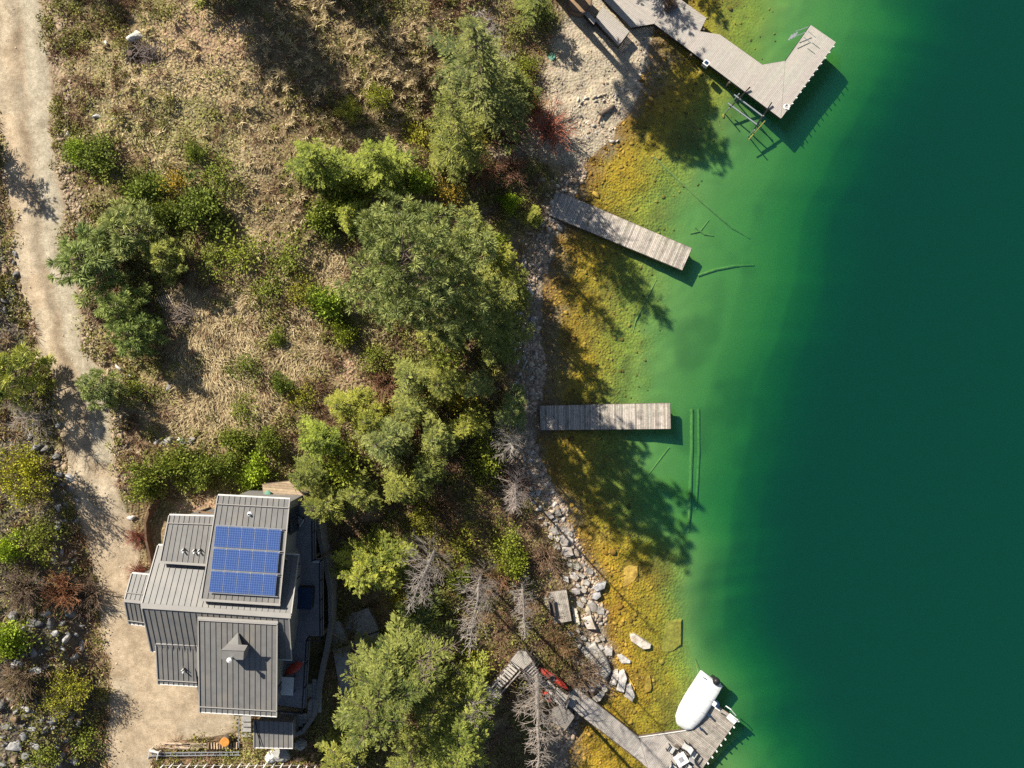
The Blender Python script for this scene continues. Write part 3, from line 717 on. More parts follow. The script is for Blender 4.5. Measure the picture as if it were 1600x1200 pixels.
for i in range(3): PROTO['ypine%d' % i] = pine_proto('young_pine_%d' % i, 4.2, 1.7, 30, 6, .1, 40 + i, .38, 46, .7, .4)
for i in range(4): PROTO['shrub%d' % i] = shrub_proto('shrub_%d' % i, 1.5, 1.7, 30, 75, .17, 50 + i)
for i in range(2): PROTO['bush%d' % i] = shrub_proto('loose_bush_%d' % i, 1.5, 1.8, 26, 34, .16, 60 + i, spread=.42)
PROTO['tallpine'] = pine_proto('tall_pine', 22, 2.8, 60, 14, .55, 77, .46, 24, .5, .4)
PROTO['dead0'] = dead_proto('dead_a', 12, 1.9, 96, .06, 70, (.002, 0), 5)
PROTO['dead1'] = dead_proto('dead_b', 13, 1.6, 130, .06, 71, (0, .002), 5)
PROTO['dead2'] = dead_proto('dead_c', 9, 1.0, 105, .06, 72, (.003, 0), 4)
PROTO['dead3'] = dead_proto('dead_d', 8, 1.9, 66, .3, 73, (0, 0), 6, .6)
PROTO['dead4'] = dead_proto('dead_e', 17, 1.9, 110, .06, 74, (.022, .0), 6, .2, 1.25)
for i in range(3): PROTO['bare%d' % i] = bare_proto('bare_%d' % i, 1.5, 1.8, 90, 6, 80 + i)
for i in range(2): PROTO['bud%d' % i] = bare_proto('budding_%d' % i, 1.6, 2.4, 60, 7, 90 + i, buds=4)
RNG = np.random.default_rng(99); random.seed(99)

def plant(kind, px, py, rpx, h, tint, name, label, cat='tree', group=None, zf=.6, bark=(1, 1, 1)):
    pr = PROTO[kind]
    z = 5.0
    for _ in range(10):
        p = U(px, py, z + h * zf); z = Tz(p.x, p.y)
    r = rpx * S * (H - z - h * zf) / H
    o = empty(name, (p.x, p.y, z - .05), random.uniform(0, 6.28), (r / pr['r'] * random.uniform(.88, 1.14), r / pr['r'] * random.uniform(.88, 1.14), h / pr['h']))
    tag(o, label, cat, group)
    t = link('trunk' if cat == 'tree' else 'stem', pr['trunk'], pr['tm'], o, bark)
    c = link('crown', pr['crown'], pr.get('cm'), o, tint); c['kind'] = 'stuff'
    if 'leaf' in pr: l = link('foliage', pr['leaf'], None, o, tint if name != 'red_dogwood' else (1, 1, 1)); l['kind'] = 'stuff'; c.color = (1, .95, .85, 1)
    return o
DK = (.8, .85, .75); MID = (1, 1, .9); PALE = (1.05, 1.06, 1.05); YEL = (1.25, 1.2, .75); BRI = (1.35, 1.5, .9); LIME = (1.6, 1.75, .8); OLV = (1.02, 1.0, .8); GRY = (.92, .96, 1.15)
GN = 'conifers on the slope between the drive and the lake'
VEG = [
 # upper slope
 ('bigpine', 640, 405, 158, 22.0, (1.12, 1.14, .98), 'pine_tree', 'largest pine, round grey-green needle tufts, in the middle of the slope', 'tree', .8),
 ('darkfir', 752, 478, 92, 15, (.95, .95, .9), 'fir_tree', 'broad fir standing in the shade of the largest pine, by the shore', 'tree', .6),
 ('fir0', 735, 352, 46, 12, PALE, 'fir_tree', 'pale green fir just northeast of the largest pine', 'tree', .6),
 ('fir1', 772, 408, 44, 6, YEL, 'fir_tree', 'yellow-green fir at the lakeward edge of the largest pine', 'tree', .6),
 ('topfir', 745, 78, 116, 17, (.85, .86, 1.0), 'fir_tree', 'tall thin-crowned fir with bare grey branches at the top edge of the picture', 'tree', .75),
 ('bigfir2', 712, 195, 62, 13, MID, 'fir_tree', 'green fir below the tall thin-crowned fir', 'tree', .6),
 ('fir3', 800, 125, 40, 5, DK, 'fir_tree', 'dark fir at the uphill edge of the gravel beach', 'tree', .6),
 ('fir1', 838, 5, 40, 3.5, DK, 'fir_tree', 'dark fir overhanging the upper corner of the gravel beach', 'tree', .6),
 ('fir0', 690, 240, 34, 4, OLV, 'fir_tree', 'small olive fir between red bushes above the largest pine', 'tree', .6),
 ('dense', 495, 250, 66, 6, (1.12, 1.22, .75), 'fir_tree', 'bright green dense conifer, left one of two above the largest pine', 'tree', .6),
 ('dense2', 592, 250, 62, 7, (1.12, 1.22, .75), 'fir_tree', 'bright green dense conifer, right one of two above the largest pine', 'tree', .6),
 ('shrub0', 655, 282, 28, 2.2, BRI, 'shrub', 'small bright green shrub right of the two dense conifers', 'shrub', .6),
 ('shrub1', 540, 290, 46, 2.6, OLV, 'shrub', 'yellow-flecked shrub between the two dense conifers', 'shrub', .6),
 ('shrub2', 505, 335, 34, 2.0, MID, 'shrub', 'dark green shrub under the left dense conifer', 'shrub', .6),
 ('shrub0', 512, 470, 36, 2.6, BRI, 'shrub', 'bright green shrub at the left foot of the largest pine', 'shrub', .6),
 ('shrub3', 538, 518, 26, 1.8, YEL, 'shrub', 'yellowish shrub above the bare reddish soil patch', 'shrub', .6),
 ('shrub1', 503, 345, 20, 1.4, LIME, 'shrub', 'lime green sprig bush at the upper left of the largest pine', 'shrub', .6),
 ('bud0', 545, 172, 27, 2.4, (2.6, 2.2, 1.6), 'budding_bush', 'cream flowering bush on the bunch grass, left of a pair', 'shrub', .6),
 ('bud1', 590, 150, 26, 2.4, (1.9, 1.7, 1.0), 'budding_bush', 'yellowish flowering bush on the bunch grass, right of a pair', 'shrub', .6),
 ('shrub2', 795, 317, 22, 1.8, LIME, 'shrub', 'lime green shrub beside the uphill end of the slanted dock', 'shrub', .6),
 ('fir2', 833, 337, 24, 2.2, YEL, 'shrub', 'feathery yellow-green bush touching the slanted dock', 'shrub', .6),
 ('shrub3', 775, 376, 16, 1.2, LIME, 'shrub', 'tiny lime shrub at the right edge of the largest pine', 'shrub', .6),
 ('bare0', 858, 200, 46, 2.0, (1.75, .82, .66), 'red_dogwood', 'red-stemmed leafless bush at the foot of the gravel beach', 'shrub', .5),
 ('bare1', 838, 165, 26, 1.6, (2.3, 1.3, .55), 'red_dogwood', 'orange-yellow leafless bush above the red-stemmed one', 'shrub', .5),
 ('bare2', 800, 215, 40, 1.6, (.9, .6, .5), 'bare_bush', 'brown leafless bush uphill of the red-stemmed bush', 'shrub', .5),
 ('bare0', 745, 265, 45, 1.6, (1.1, .62, .45), 'bare_bush', 'reddish brown leafless thicket between the dense conifers and the lake', 'shrub', .5),
 ('bare1', 800, 262, 36, 1.5, (.85, .55, .45), 'bare_bush', 'dark brown leafless thicket above the slanted dock', 'shrub', .5),
 ('bush0', 700, 300, 34, 1.6, (1.7, 1.0, .7), 'loose_bush', 'orange-green loose bush behind the top of the largest pine', 'shrub', .5),
 ('bush1', 820, 105, 24, 1.6, YEL, 'loose_bush', 'yellow-green loose bush on the uphill edge of the gravel beach', 'shrub', .5),
 ('dead0', 752, 55, 78, 13, (1.0, .98, .96), 'dead_tree', 'bare grey treetop rising through the tall thin-crowned fir', 'tree', .7),
 ('bush0', 655, 215, 34, 1.6, (1.5, 1.2, .7), 'loose_bush', 'straw-green loose bush left of the green fir by the top shore', 'shrub', .5),
 ('bush1', 735, 215, 36, 2, (1.3, .95, .6), 'loose_bush', 'bronze loose bush right of the green fir by the top shore', 'shrub', .5),
 ('bush0', 620, 650, 30, 1.8, (1.5, 1.1, .6), 'loose_bush', 'bronze green bush above the grey-green fir of the thicket', 'shrub', .5),
 ('bush1', 660, 815, 34, 1.6, (1.1, .9, .6), 'loose_bush', 'shaded bronze bush below the thicket', 'shrub', .5),
 ('bush0', 720, 850, 36, 1.6, (1.2, 1.0, .7), 'loose_bush', 'shaded olive bush left of the bare shore trees', 'shrub', .5),
 ('bare1', 690, 790, 40, 1.5, (.95, .7, .5), 'bare_bush', 'brown leafless bush in the shade below the thicket', 'shrub', .5),
 ('bush1', 620, 930, 30, 1.6, (1.7, 1.25, .7), 'loose_bush', 'tan-green bush between the lone fir and the bare grey tree', 'shrub', .5),
 ('fir1', 575, 655, 36, 7, YEL, 'fir_tree', 'yellow-green fir between the feathery fir and the thicket', 'tree', .6),
 ('fir2', 640, 640, 42, 8, PALE, 'fir_tree', 'pale fir wedged above the centre of the thicket', 'tree', .6),
 ('fir0', 690, 600, 40, 8, OLV, 'fir_tree', 'olive fir between the largest pine and the pale firs', 'tree', .6),
 ('fir3', 730, 665, 38, 7, YEL, 'fir_tree', 'light green fir between the thicket and the dead tree at the dock', 'tree', .6),
 ('fir1', 700, 520, 46, 8, OLV, 'fir_tree', 'olive fir tucked under the lower edge of the largest pine', 'tree', .6),
 ('dense2', 545, 335, 34, 4, (1.3, 1.35, .8), 'fir_tree', 'small bright conifer touching the top of the largest pine', 'tree', .6),
 ('fir0', 800, 450, 40, 9, OLV, 'fir_tree', 'olive fir leaning over the rocky shore beside the largest pine', 'tree', .6),
 ('fir2', 780, 545, 44, 10, DK, 'fir_tree', 'dark fir at the shore above the middle dock', 'tree', .6),
 ('fir3', 680, 1100, 60, 10, OLV, 'fir_tree', 'olive fir between the two big firs at the bottom', 'tree', .6),
 ('bush1', 450, 395, 40, 1.5, OLV, 'loose_bush', 'olive brush left of the largest pine, upper', 'shrub', .5),
 ('bush0', 470, 455, 34, 1.4, (1.3, 1.05, .7), 'loose_bush', 'tan-olive brush left of the largest pine, lower', 'shrub', .5),
 ('bush0', 340, 270, 36, 1.2, OLV, 'loose_bush', 'low olive brush right of the lone meadow shrub', 'shrub', .5),
 ('bush1', 330, 405, 34, 1.3, OLV, 'loose_bush', 'olive brush below the broad dark green shrub', 'shrub', .5),
 ('bush1', 380, 640, 30, 1.1, OLV, 'loose_bush', 'olive brush at the foot of the flattened straw', 'shrub', .5),
 ('bush0', 470, 620, 30, 1.4, (1.25, 1.0, .65), 'loose_bush', 'bronze brush left of the feathery fir', 'shrub', .5),
 # along the drive
 ('shrub0', 150, 243, 42, 1.7, MID, 'shrub', 'low green shrub at the bend of the drive, uppermost', 'shrub', .5),
 ('shrub3', 115, 236, 24, 1.2, BRI, 'shrub', 'small green shrub touching the upper drive', 'shrub', .5),
 ('shrub1', 222, 300, 42, 2.0, DK, 'shrub', 'dark green shrub beside the orange-brown bush', 'shrub', .5),
 ('shrub2', 302, 322, 46, 2.2, DK, 'shrub', 'broad dark green shrub in the middle of the upper meadow', 'shrub', .5),
 ('shrub3', 258, 335, 32, 1.7, MID, 'shrub', 'mid green shrub between two dark ones above the young pines', 'shrub', .5),
 ('bush0', 272, 285, 28, 1.6, (1.9, 1.1, .6), 'loose_bush', 'orange-brown bush among dark green shrubs', 'shrub', .5),
 ('shrub1', 303, 238, 22, 1.3, MID, 'shrub', 'lone small green shrub in the dry meadow', 'shrub', .5),
 ('ypine0', 138, 408, 58, 4.4, (1.0, 1.1, .9), 'pine_tree', 'young pine reaching over the right edge of the drive', 'tree', .6),
 ('ypine1', 200, 362, 50, 4.0, (1.15, 1.15, .95), 'pine_tree', 'paler young pine behind the one reaching over the drive', 'tree', .6),
 ('ypine2', 187, 480, 44, 4.2, (1.0, 1.1, .8), 'pine_tree', 'young pine in the middle of the row beside the drive', 'tree', .6),
 ('ypine0', 212, 524, 44, 4.2, (.95, 1.08, .8), 'pine_tree', 'lowest young pine of the row, above the white boulder', 'tree', .6),
 ('ypine1', 157, 606, 34, 3.4, (1.1, 1.15, 1.0), 'pine_tree', 'small young pine at the drive below the white boulder', 'tree', .6),
 ('ypine2', 258, 400, 36, 3.2, (1.3, 1.25, .8), 'pine_tree', 'yellow-green young pine between meadow and brush pile', 'tree', .6),
 ('bush1', 205, 612, 28, 1.5, OLV, 'loose_bush', 'olive loose bush by the lower white boulder', 'shrub', .5),
 ('bush0', 372, 395, 42, 1.6, YEL, 'loose_bush', 'yellow-flecked loose bush above the flattened straw', 'shrub', .5),
 ('shrub2', 432, 530, 17, 1.1, MID, 'shrub', 'small green shrub at the right edge of the flattened straw', 'shrub', .5),
 ('shrub0', 440, 600, 24, 1.5, DK, 'shrub', 'dark green shrub at the lower right of the flattened straw', 'shrub', .5),
 ('bush1', 378, 572, 30, 1.3, DK, 'loose_bush', 'dark loose bush growing through the flattened straw', 'shrub', .5),
 ('bush0', 415, 450, 34, 1.3, OLV, 'loose_bush', 'grey-olive bush between pine and flattened straw', 'shrub', .5),
 # hedge above the house
 ('shrub1', 226, 752, 36, 2.6, OLV, 'shrub', 'rounded green shrub at the drive end of the hedge above the house', 'shrub', .5),
 ('shrub2', 268, 722, 36, 2.4, OLV, 'shrub', 'dull green shrub, second from the drive in the hedge', 'shrub', .5),
 ('shrub3', 312, 738, 34, 2.4, MID, 'shrub', 'green shrub in the middle of the hedge above the house', 'shrub', .5),
 ('shrub0', 352, 728, 34, 2.4, MID, 'shrub', 'green shrub just right of the middle of the hedge', 'shrub', .5),
 ('shrub1', 398, 738, 34, 2.2, LIME, 'shrub', 'brightest lime shrub of the hedge above the house', 'shrub', .5),
 ('shrub2', 365, 685, 30, 1.9, OLV, 'shrub', 'olive shrub below the straw, behind the hedge', 'shrub', .5),
 ('shrub0', 418, 690, 30, 1.8, OLV, 'shrub', 'olive shrub behind the lake end of the hedge', 'shrub', .5),
 # middle cluster
 ('fir3', 535, 632, 40, 6, YEL, 'fir_tree', 'feathery light green fir below the bare soil patch', 'tree', .6),
 ('fir0', 642, 588, 44, 7, PALE, 'fir_tree', 'pale fir under the lower edge of the largest pine', 'tree', .6),
 ('fir2', 745, 602, 36, 11, GRY, 'fir_tree', 'slim grey-green fir uphill of the middle dock', 'tree', .6),
 ('dense', 492, 690, 40, 7, (1.2, 1.35, .85), 'fir_tree', 'green conifer at the upper left of the thicket above the house', 'tree', .6),
 ('dense2', 478, 742, 44, 7, DK, 'fir_tree', 'dark green conifer above the house roof corner', 'tree', .6),
 ('bush1', 540, 728, 50, 5, YEL, 'loose_bush', 'yellow-green leafy bush in the middle of the thicket', 'shrub', .5),
 ('fir1', 502, 788, 46, 8, OLV, 'fir_tree', 'fir with drooping fronds over the deck corner', 'tree', .6),
 ('fir0', 598, 690, 60, 9, GRY, 'fir_tree', 'grey-green fir in the centre of the thicket', 'tree', .6),
 ('fir2', 682, 682, 50, 9, PALE, 'fir_tree', 'pale yellow-green fir on the lake side of the thicket', 'tree', .6),
 ('fir3', 622, 765, 46, 8, OLV, 'fir_tree', 'fir with spread fronds at the lower edge of the thicket', 'tree', .6),
 ('fir1', 665, 738, 40, 7, DK, 'fir_tree', 'dark fir shaded at the lower right of the thicket', 'tree', .6),
 ('fir0', 560, 770, 40, 6, MID, 'fir_tree', 'mid green fir at the bottom of the thicket', 'tree', .6),
 ('bush0', 715, 620, 36, 2.6, (1.9, 1.3, .7), 'loose_bush', 'golden green bush uphill of the slim grey-green fir', 'shrub', .5),
 ('bush1', 760, 715, 40, 3.4, YEL, 'loose_bush', 'yellow-green bush beside the dead tree at the middle dock', 'shrub', .5),
 ('bush0', 690, 560, 36, 2.2, OLV, 'loose_bush', 'olive bush at the lower right foot of the largest pine', 'shrub', .5),
 ('bare2', 600, 600, 44, 1.6, (1.15, .75, .55), 'bare_bush', 'brown leafless thicket beside the bare soil patch', 'shrub', .5),
 ('bare0', 660, 640, 44, 1.6, (1.0, .65, .45), 'bare_bush', 'brown leafless thicket between the pale firs', 'shrub', .5),
 ('bush1', 580, 560, 26, 1.4, OLV, 'loose_bush', 'small olive bush on the bare soil patch', 'shrub', .5),
 ('dead3', 800, 692, 48, 11, (1.05, 1.05, 1.0), 'dead_tree', 'bare grey tree at the shore end of the middle dock', 'tree', .7),
 ('fir3', 800, 645, 44, 8, (.85, .95, 1.2), 'fir_tree', 'dark fir behind the shore end of the middle dock', 'tree', .5),
 ('dead0', 806, 780, 44, 15, (1.05, .98, .95), 'dead_tree', 'bare pinkish grey tree on the shore below the middle dock', 'tree', .7),
 ('bare2', 805, 745, 36, 2, (1.1, .8, .75), 'bare_bush', 'leafless bush between the two bare shore trees', 'shrub', .5),
 # beside and below the house
 ('dense', 574, 890, 72, 8.5, (1.25, 1.25, .8), 'fir_tree', 'full yellow-green fir standing alone beside the deck', 'tree', .6),
 ('dead0', 658, 908, 54, 17, (.95, .92, .9), 'dead_tree', 'bare grey tree right of the full yellow-green fir', 'tree', .6),
 ('dead1', 741, 965, 46, 19, (1.05, 1, .95), 'dead_tree', 'tall bare grey tree in the middle, above the stair landing', 'tree', .65),
 ('dead2', 818, 958, 30, 15, (1, .97, .93), 'dead_tree', 'slender bare tree beside the small plank platform', 'tree', .6),
 ('bush0', 790, 850, 32, 2.4, YEL, 'loose_bush', 'yellow-green bush, upper of two above the plank platform', 'shrub', .5),
 ('shrub3', 800, 880, 30, 2.4, YEL, 'shrub', 'rounded yellow-green shrub left of the plank platform', 'shrub', .5),
 ('bare1', 850, 870, 42, 1.6, (1.0, .8, .65), 'bare_bush', 'brown leafless bush on the bank above the plank platform', 'shrub', .5),
 ('bare0', 780, 905, 36, 1.5, (1.05, .7, .5), 'bare_bush', 'rusty leafless bush behind the slender bare tree', 'shrub', .5),
 ('bare2', 905, 1055, 48, 1.4, (1.0, .85, .7), 'bare_bush', 'grey-brown leafless bush beside the red kayak', 'shrub', .5),
 ('bare1', 870, 1010, 44, 1.2, (1.05, .8, .5), 'bare_bush', 'golden brown leafless bush above the red kayak', 'shrub', .5),
 ('bush1', 690, 1000, 42, 1.8, OLV, 'loose_bush', 'olive bush beneath the tall bare grey tree', 'shrub', .5),
 ('bush0', 735, 1048, 44, 1.7, (1.5, 1.25, .8), 'loose_bush', 'yellowish bush left of the stair landing', 'shrub', .5),
 ('shrub0', 620, 985, 36, 2, YEL, 'shrub', 'yellow-green shrub at the foot of the bare grey tree', 'shrub', .5),
 ('shrub2', 715, 905, 26, 2, MID, 'shrub', 'green shrub between the two bare grey trees', 'shrub', .5),
 ('bigfir', 592, 1092, 116, 16, (.82, .86, .85), 'fir_tree', 'broad light green fir at the bottom, right of the house', 'tree', .6),
 ('bigfir2', 718, 1160, 86, 13, (1.15, 1.2, .95), 'fir_tree', 'green fir at the bottom edge left of the leaning bare tree', 'tree', .6),
 ('fir1', 645, 1195, 62, 9, MID, 'fir_tree', 'green fir at the bottom edge between two larger firs', 'tree', .6),
 ('fir3', 530, 1185, 52, 7, OLV, 'fir_tree', 'olive fir at the bottom edge behind the picket fence', 'tree', .6),
 ('dead2', 668, 1035, 48, 9, (.85, .7, .66), 'dead_tree', 'brown bare tree at the upper right of the broad fir', 'tree', .6),
 ('dead3', 740, 1100, 42, 9, (1.0, .97, .95), 'dead_tree', 'bare grey tree below the stair landing', 'tree', .6),
 ('dead4', 845, 1140, 58, 18, (1.05, 1, .95), 'dead_tree', 'tall leaning bare tree with a thick trunk at the bottom edge', 'tree', .6),
 ('bare0', 535, 1010, 22, 1.6, (1.4, 1.5, .9), 'bare_bush', 'sparse sapling on the shaded patio', 'shrub', .5),
 # left edge
 ('ypine1', 25, 592, 54, 5, (1.4, 1.35, .75), 'pine_tree', 'yellow-green pine on the left edge of the drive', 'tree', .6),
 ('dead3', 48, 650, 50, 5, (.95, .9, .8), 'dead_tree', 'bare twisted tree below the pine on the left edge', 'tree', .6),
 ('bud0', 30, 745, 58, 4.5, (2.0, 1.65, .6), 'budding_tree', 'yellow leafing tree on the left edge of the drive', 'tree', .6),
 ('shrub2', 10, 862, 28, 2, LIME, 'shrub', 'lime green shrub on the left edge below the yellow tree', 'shrub', .5),
 ('bush1', 60, 845, 36, 2, OLV, 'loose_bush', 'olive bush among boulders left of the drive', 'shrub', .5),
 ('bare1', 92, 925, 44, 1.9, (1.5, .9, .6), 'red_dogwood', 'rust-red leafless bush left of the house drive', 'shrub', .5),
 ('bare2', 135, 930, 38, 1.8, (.95, .85, .78), 'bare_bush', 'grey leafless bush beside the rust-red one', 'shrub', .5),
 ('bare0', 30, 925, 46, 1.8, (.9, .8, .72), 'bare_bush', 'grey leafless bush left of the rust-red one', 'shrub', .5),
 ('shrub3', 10, 1000, 38, 2.4, LIME, 'shrub', 'bright lime shrub on the left edge beside dark boulders', 'shrub', .5),
 ('bud1', 105, 1080, 42, 3, (1.8, 1.5, .8), 'budding_bush', 'yellow-green budding bush casting a shadow on the lower drive', 'shrub', .5),
 ('bare1', 25, 1065, 46, 2, (1.1, .98, .8), 'bare_bush', 'grey-green leafless bush between two boulder banks', 'shrub', .5),
 ('bush0', 130, 1160, 32, 1.4, OLV, 'loose_bush', 'olive bush at the lower left edge of the drive', 'shrub', .5),
 ('bush1', 60, 1185, 36, 1.2, OLV, 'loose_bush', 'olive bush at the bottom left corner among boulders', 'shrub', .5),
 ('bare2', 212, 840, 20, 1.0, (1.2, .5, .42), 'red_dogwood', 'small red-stemmed bush beside the retaining wall, upper', 'shrub', .5),
 ('bare0', 214, 893, 20, 1.0, (1.2, .5, .42), 'red_dogwood', 'small red-stemmed bush beside the retaining wall, lower', 'shrub', .5),
]
for k, px, py, rp, h, tint, nm, lab, cat, zf in VEG:
    plant(k, px, py, rp, h, tint, nm, lab, cat, {'tree': 'trees on the hillside', 'shrub': 'shrubs on the hillside'}[cat], zf)
# trees just beyond the picture's edge whose shadows fall into it
OUT = [('topfir', 250, -180, 95, 15), ('bigfir2', 268, -128, 70, 13), ('fir3', 470, -120, 50, 8), ('bigfir2', -40, -220, 75, 10), ('fir1', 955, -165, 58, 9), ('fir2', 1010, -190, 50, 9), ('fir2', -75, 205, 52, 6)]
for i, (k, px, py, rp, h) in enumerate(OUT):
    plant(k, px, py, rp, h, MID, 'fir_tree', 'fir standing outside the picture that shades the %s' % ('upper drive' if i == 6 else 'upper meadow' if i < 4 else 'pale deck'), 'tree', 'firs beyond the picture edge', .6)
for px, py, h, lab in ((856, -26, 13.5, 'tall pine beyond the top edge, trunk shadow farthest up the gravel beach'), (884, -18, 14.5, 'tall pine beyond the top edge, trunk shadow in the middle of the beach'), (930, -22, 11, 'tall pine beyond the top edge, trunk shadow across the deck bay')):
    plant('tallpine', px, py, 48, h, MID, 'pine_tree', lab, 'tree', 'pines beyond the picture edge', 0.0)
# ------------------------------------------------------------------ boulders
def boulder_mesh(seed, flat=.7, slab=False):
    rg = np.random.default_rng(seed); v, f = ico()
    vs = [tuple(p) for p in v]; cache = {}; fs = []
    def mid(a, b):
        k = (min(a, b), max(a, b))
        if k not in cache:
            p = (np.array(vs[a]) + np.array(vs[b])) / 2; vs.append(tuple(p / np.linalg.norm(p))); cache[k] = len(vs) - 1
        return cache[k]
    for a, b, c in f:
        ab, bc, ca = mid(a, b), mid(b, c), mid(c, a); fs += [(a, ab, ca), (b, bc, ab), (c, ca, bc), (ab, bc, ca)]
    P = np.array(vs)
    # cut the ball with random planes: angular quarry stone
    for k in range(14):
        n = nrm(rg.normal(0, 1, 3)); d = rg.uniform(.30, .66); s = P @ n; P = P - np.maximum(s - d, 0)[:, None] * n
    P *= rg.normal(1, .05, (len(P), 1)); P *= [rg.uniform(.85, 1.25), rg.uniform(.7, 1), flat * rg.uniform(.75, 1.1)]
    P /= np.abs(P[:, 0]).max()
    return bulk('boulder', P, np.array(fs), M['rock'])
BM = [boulder_mesh(200 + i) for i in range(12)]
def boulder(px, py, rpx, tint, label, group=None, mesh=None, asp=1.0, rz=None, sink=.35, name='boulder', hz=1.0, cat='boulder'):
    p = G(px, py); r = rpx * S * (H - p.z) / H
    o = link(name, mesh or random.choice(BM), None, None, tint)
    o.location = (p.x, p.y, p.z + r * hz * (.5 - sink)); o.rotation_euler = (random.uniform(-.15, .15) * (hz > .5), random.uniform(-.15, .15) * (hz > .5), random.uniform(0, 6.28) if rz is None else rz)
    o.scale = (r, r * asp, r * hz); return tag(o, label, cat, group)
random.seed(5)
GREY = (1.05, 1.08, 1.12)
BANKS = [((0, 375, 26, 485), 15, 'blue-grey boulder in the bank beside the upper drive'),
         ((42, 640, 92, 722), 14, 'blue-grey boulder under the bare twisted tree'),
         ((82, 735, 124, 905), 24, 'grey boulder in the narrow bank above the house'),
         ((5, 955, 130, 1050), 30, 'dark grey boulder in the bank below the rust-red bush'),
         ((0, 1085, 122, 1200), 48, 'grey boulder in the bottom corner bank')]
for (x0, y0, x1, y1), n, lab in BANKS:
    done = []; tries = 0
    while len(done) < n and tries < 900:
        tries += 1; x, y = random.uniform(x0, x1), random.uniform(y0, y1); r = random.choice([5, 6, 7, 8, 9, 11]) * (1.2 if y > 950 else 1)
        if any((x - a) ** 2 + (y - b) ** 2 < (.72 * (r + c)) ** 2 for a, b, c in done): continue
        done.append((x, y, r)); g = random.uniform(.6, 1.45)
        t = (g * 1.0, g * 1.02, g * 1.06) if random.random() < .8 else (g * 1.2, g * .95, g * .7)
        sz = 'small' if r < 7.5 else 'mid-sized' if r < 10 else 'large'; fy = (y - y0) / (y1 - y0); fx = (x - x0) / (x1 - x0); hue = 'brown' if t[0] > t[2] else 'pale' if g > 1.15 else 'dark' if g < .85 else 'plain'
        lab2 = '%s %s %s, %s %s' % (sz, hue, lab.replace('dark grey', 'grey'), 'upper' if fy < .33 else 'middle' if fy < .67 else 'lower', 'left' if fx < .5 else 'right')
        boulder(x, y, r, t, lab2, lab.split(' in the ')[-1] if ' in the ' in lab else 'boulders under the bare tree', asp=random.uniform(.7, 1))
for a in [(213, 56, 15, (2.4, 2.35, 2.2), 'large white boulder on the bare ground of the upper meadow'), (166, 71, 7, (2.3, 2.3, 2.2), 'white stone left of the large white boulder'),
          (190, 577, 11, (2.5, 2.5, 2.45), 'long white boulder beside the lowest young pine', .45), (204, 586, 6, (2, 2, 1.95), 'pale round stone next to the long white boulder'),
          (207, 808, 8, (2.3, 2.3, 2.2), 'white boulder at the drive above the house', .7), (192, 665, 9, (2.0, 1.45, .75), 'ochre block at the right edge of the drive', .7),
          (182, 637, 9, (1.8, 1.3, .75), 'brown block above the ochre block at the drive', .6), (152, 181, 7, (2.4, 2.4, 2.3), 'white stone in the grass at the upper drive'),
          (108, 210, 6, (2.4, 2.4, 2.3), 'small white stone at the edge of the upper drive'), (178, 185, 5, (2.2, 2.2, 2.1), 'small pale stone right of the white stone in the grass'),
          (58, 559, 7, (1.9, 1.6, 1.1), 'tan stone at the left edge of the drive by the pine'), (264, 688, 13, (1.3, 1.25, 1.25), 'grey boulder in the straw above the hedge, biggest'),
          (283, 690, 8, (1.6, 1.6, 1.6), 'pale grey boulder right of the biggest one above the hedge'), (245, 692, 8, (1.1, 1.05, 1), 'dark boulder left of the biggest one above the hedge'),
          (265, 606, 8, (1.2, 1.15, 1.15), 'grey stone at the left rim of the flattened straw'), (300, 688, 7, (.95, .9, .9), 'dark stone at the right end of the boulders above the hedge'),
          (230, 815, 8, (1.4, 1.3, 1.1), 'grey stone in the trench beside the retaining wall')]:
    boulder(*a[:5], asp=a[5] if len(a) > 5 else .85)
def slab(pts, th, up, tint, label, name='rock_slab', water=False):
    """flat irregular rock slab from its outline in the photo"""
    if up < -.2:                                            # drowned: lies on the lake bed
        q = U(sum(a for a, b in pts) / len(pts), sum(b for a, b in pts) / len(pts), 0); up = Tz(q.x, q.y) + .14
    ps = [U(x, y, up) for x, y in pts]
    c = sum((Vector(p) for p in ps), Vector()) / len(ps)
    mb = MB(); n = len(ps); ring = []
    for i in range(n):
        a, b = ps[i], ps[(i + 1) % n]
        for s in (0, .33, .66):
            q = a.lerp(b, s); q = q + (q - c) * random.uniform(-.04, .03); ring.append(q)
    lay = []
    for sc, dz in ((1.06, -th), (1.0, -.12), (.9, 0)):
        lay.append([c + (q - c) * sc + Vector((0, 0, dz + random.uniform(-.02, .03))) for q in ring])
    mb.loft(lay); m = mb.mesh(); m.transform(Matrix.Translation(-c))
    o = link(name, m, M['rock'], None, tint); o.location = c
    return tag(o, label, 'rock', None, 'thing')
GOLD = (1.7, 1.08, .25); PINK = (1.85, 1.7, 1.55)
slab([(975, 888), (984, 884), (997, 885), (998, 899), (988, 912), (974, 919), (973, 905)], .5, -.12, GOLD, 'golden wedge of rock lying in the shallows')
slab([(984, 993), (991, 990), (1018, 1008), (1017, 1014), (1006, 1016), (987, 1003)], .5, .08, PINK, 'long pinkish slab breaking the water, upper of two')
slab([(964, 1024), (971, 1022), (986, 1033), (985, 1037), (971, 1037)], .45, .08, (1.75, 1.7, 1.65), 'small grey slab breaking the water, lower of two')
slab([(1041, 970), (1066, 968), (1065, 1008), (1049, 1020), (1033, 1021), (1036, 1000)], .5, -.62, (1.1, .82, .16), 'large drowned golden slab under the water')
slab([(1009, 1060), (1016, 1056), (1019, 1075), (1016, 1081), (1007, 1084)], .4, -.5, (1.15, .8, .15), 'small drowned golden slab near the boat')
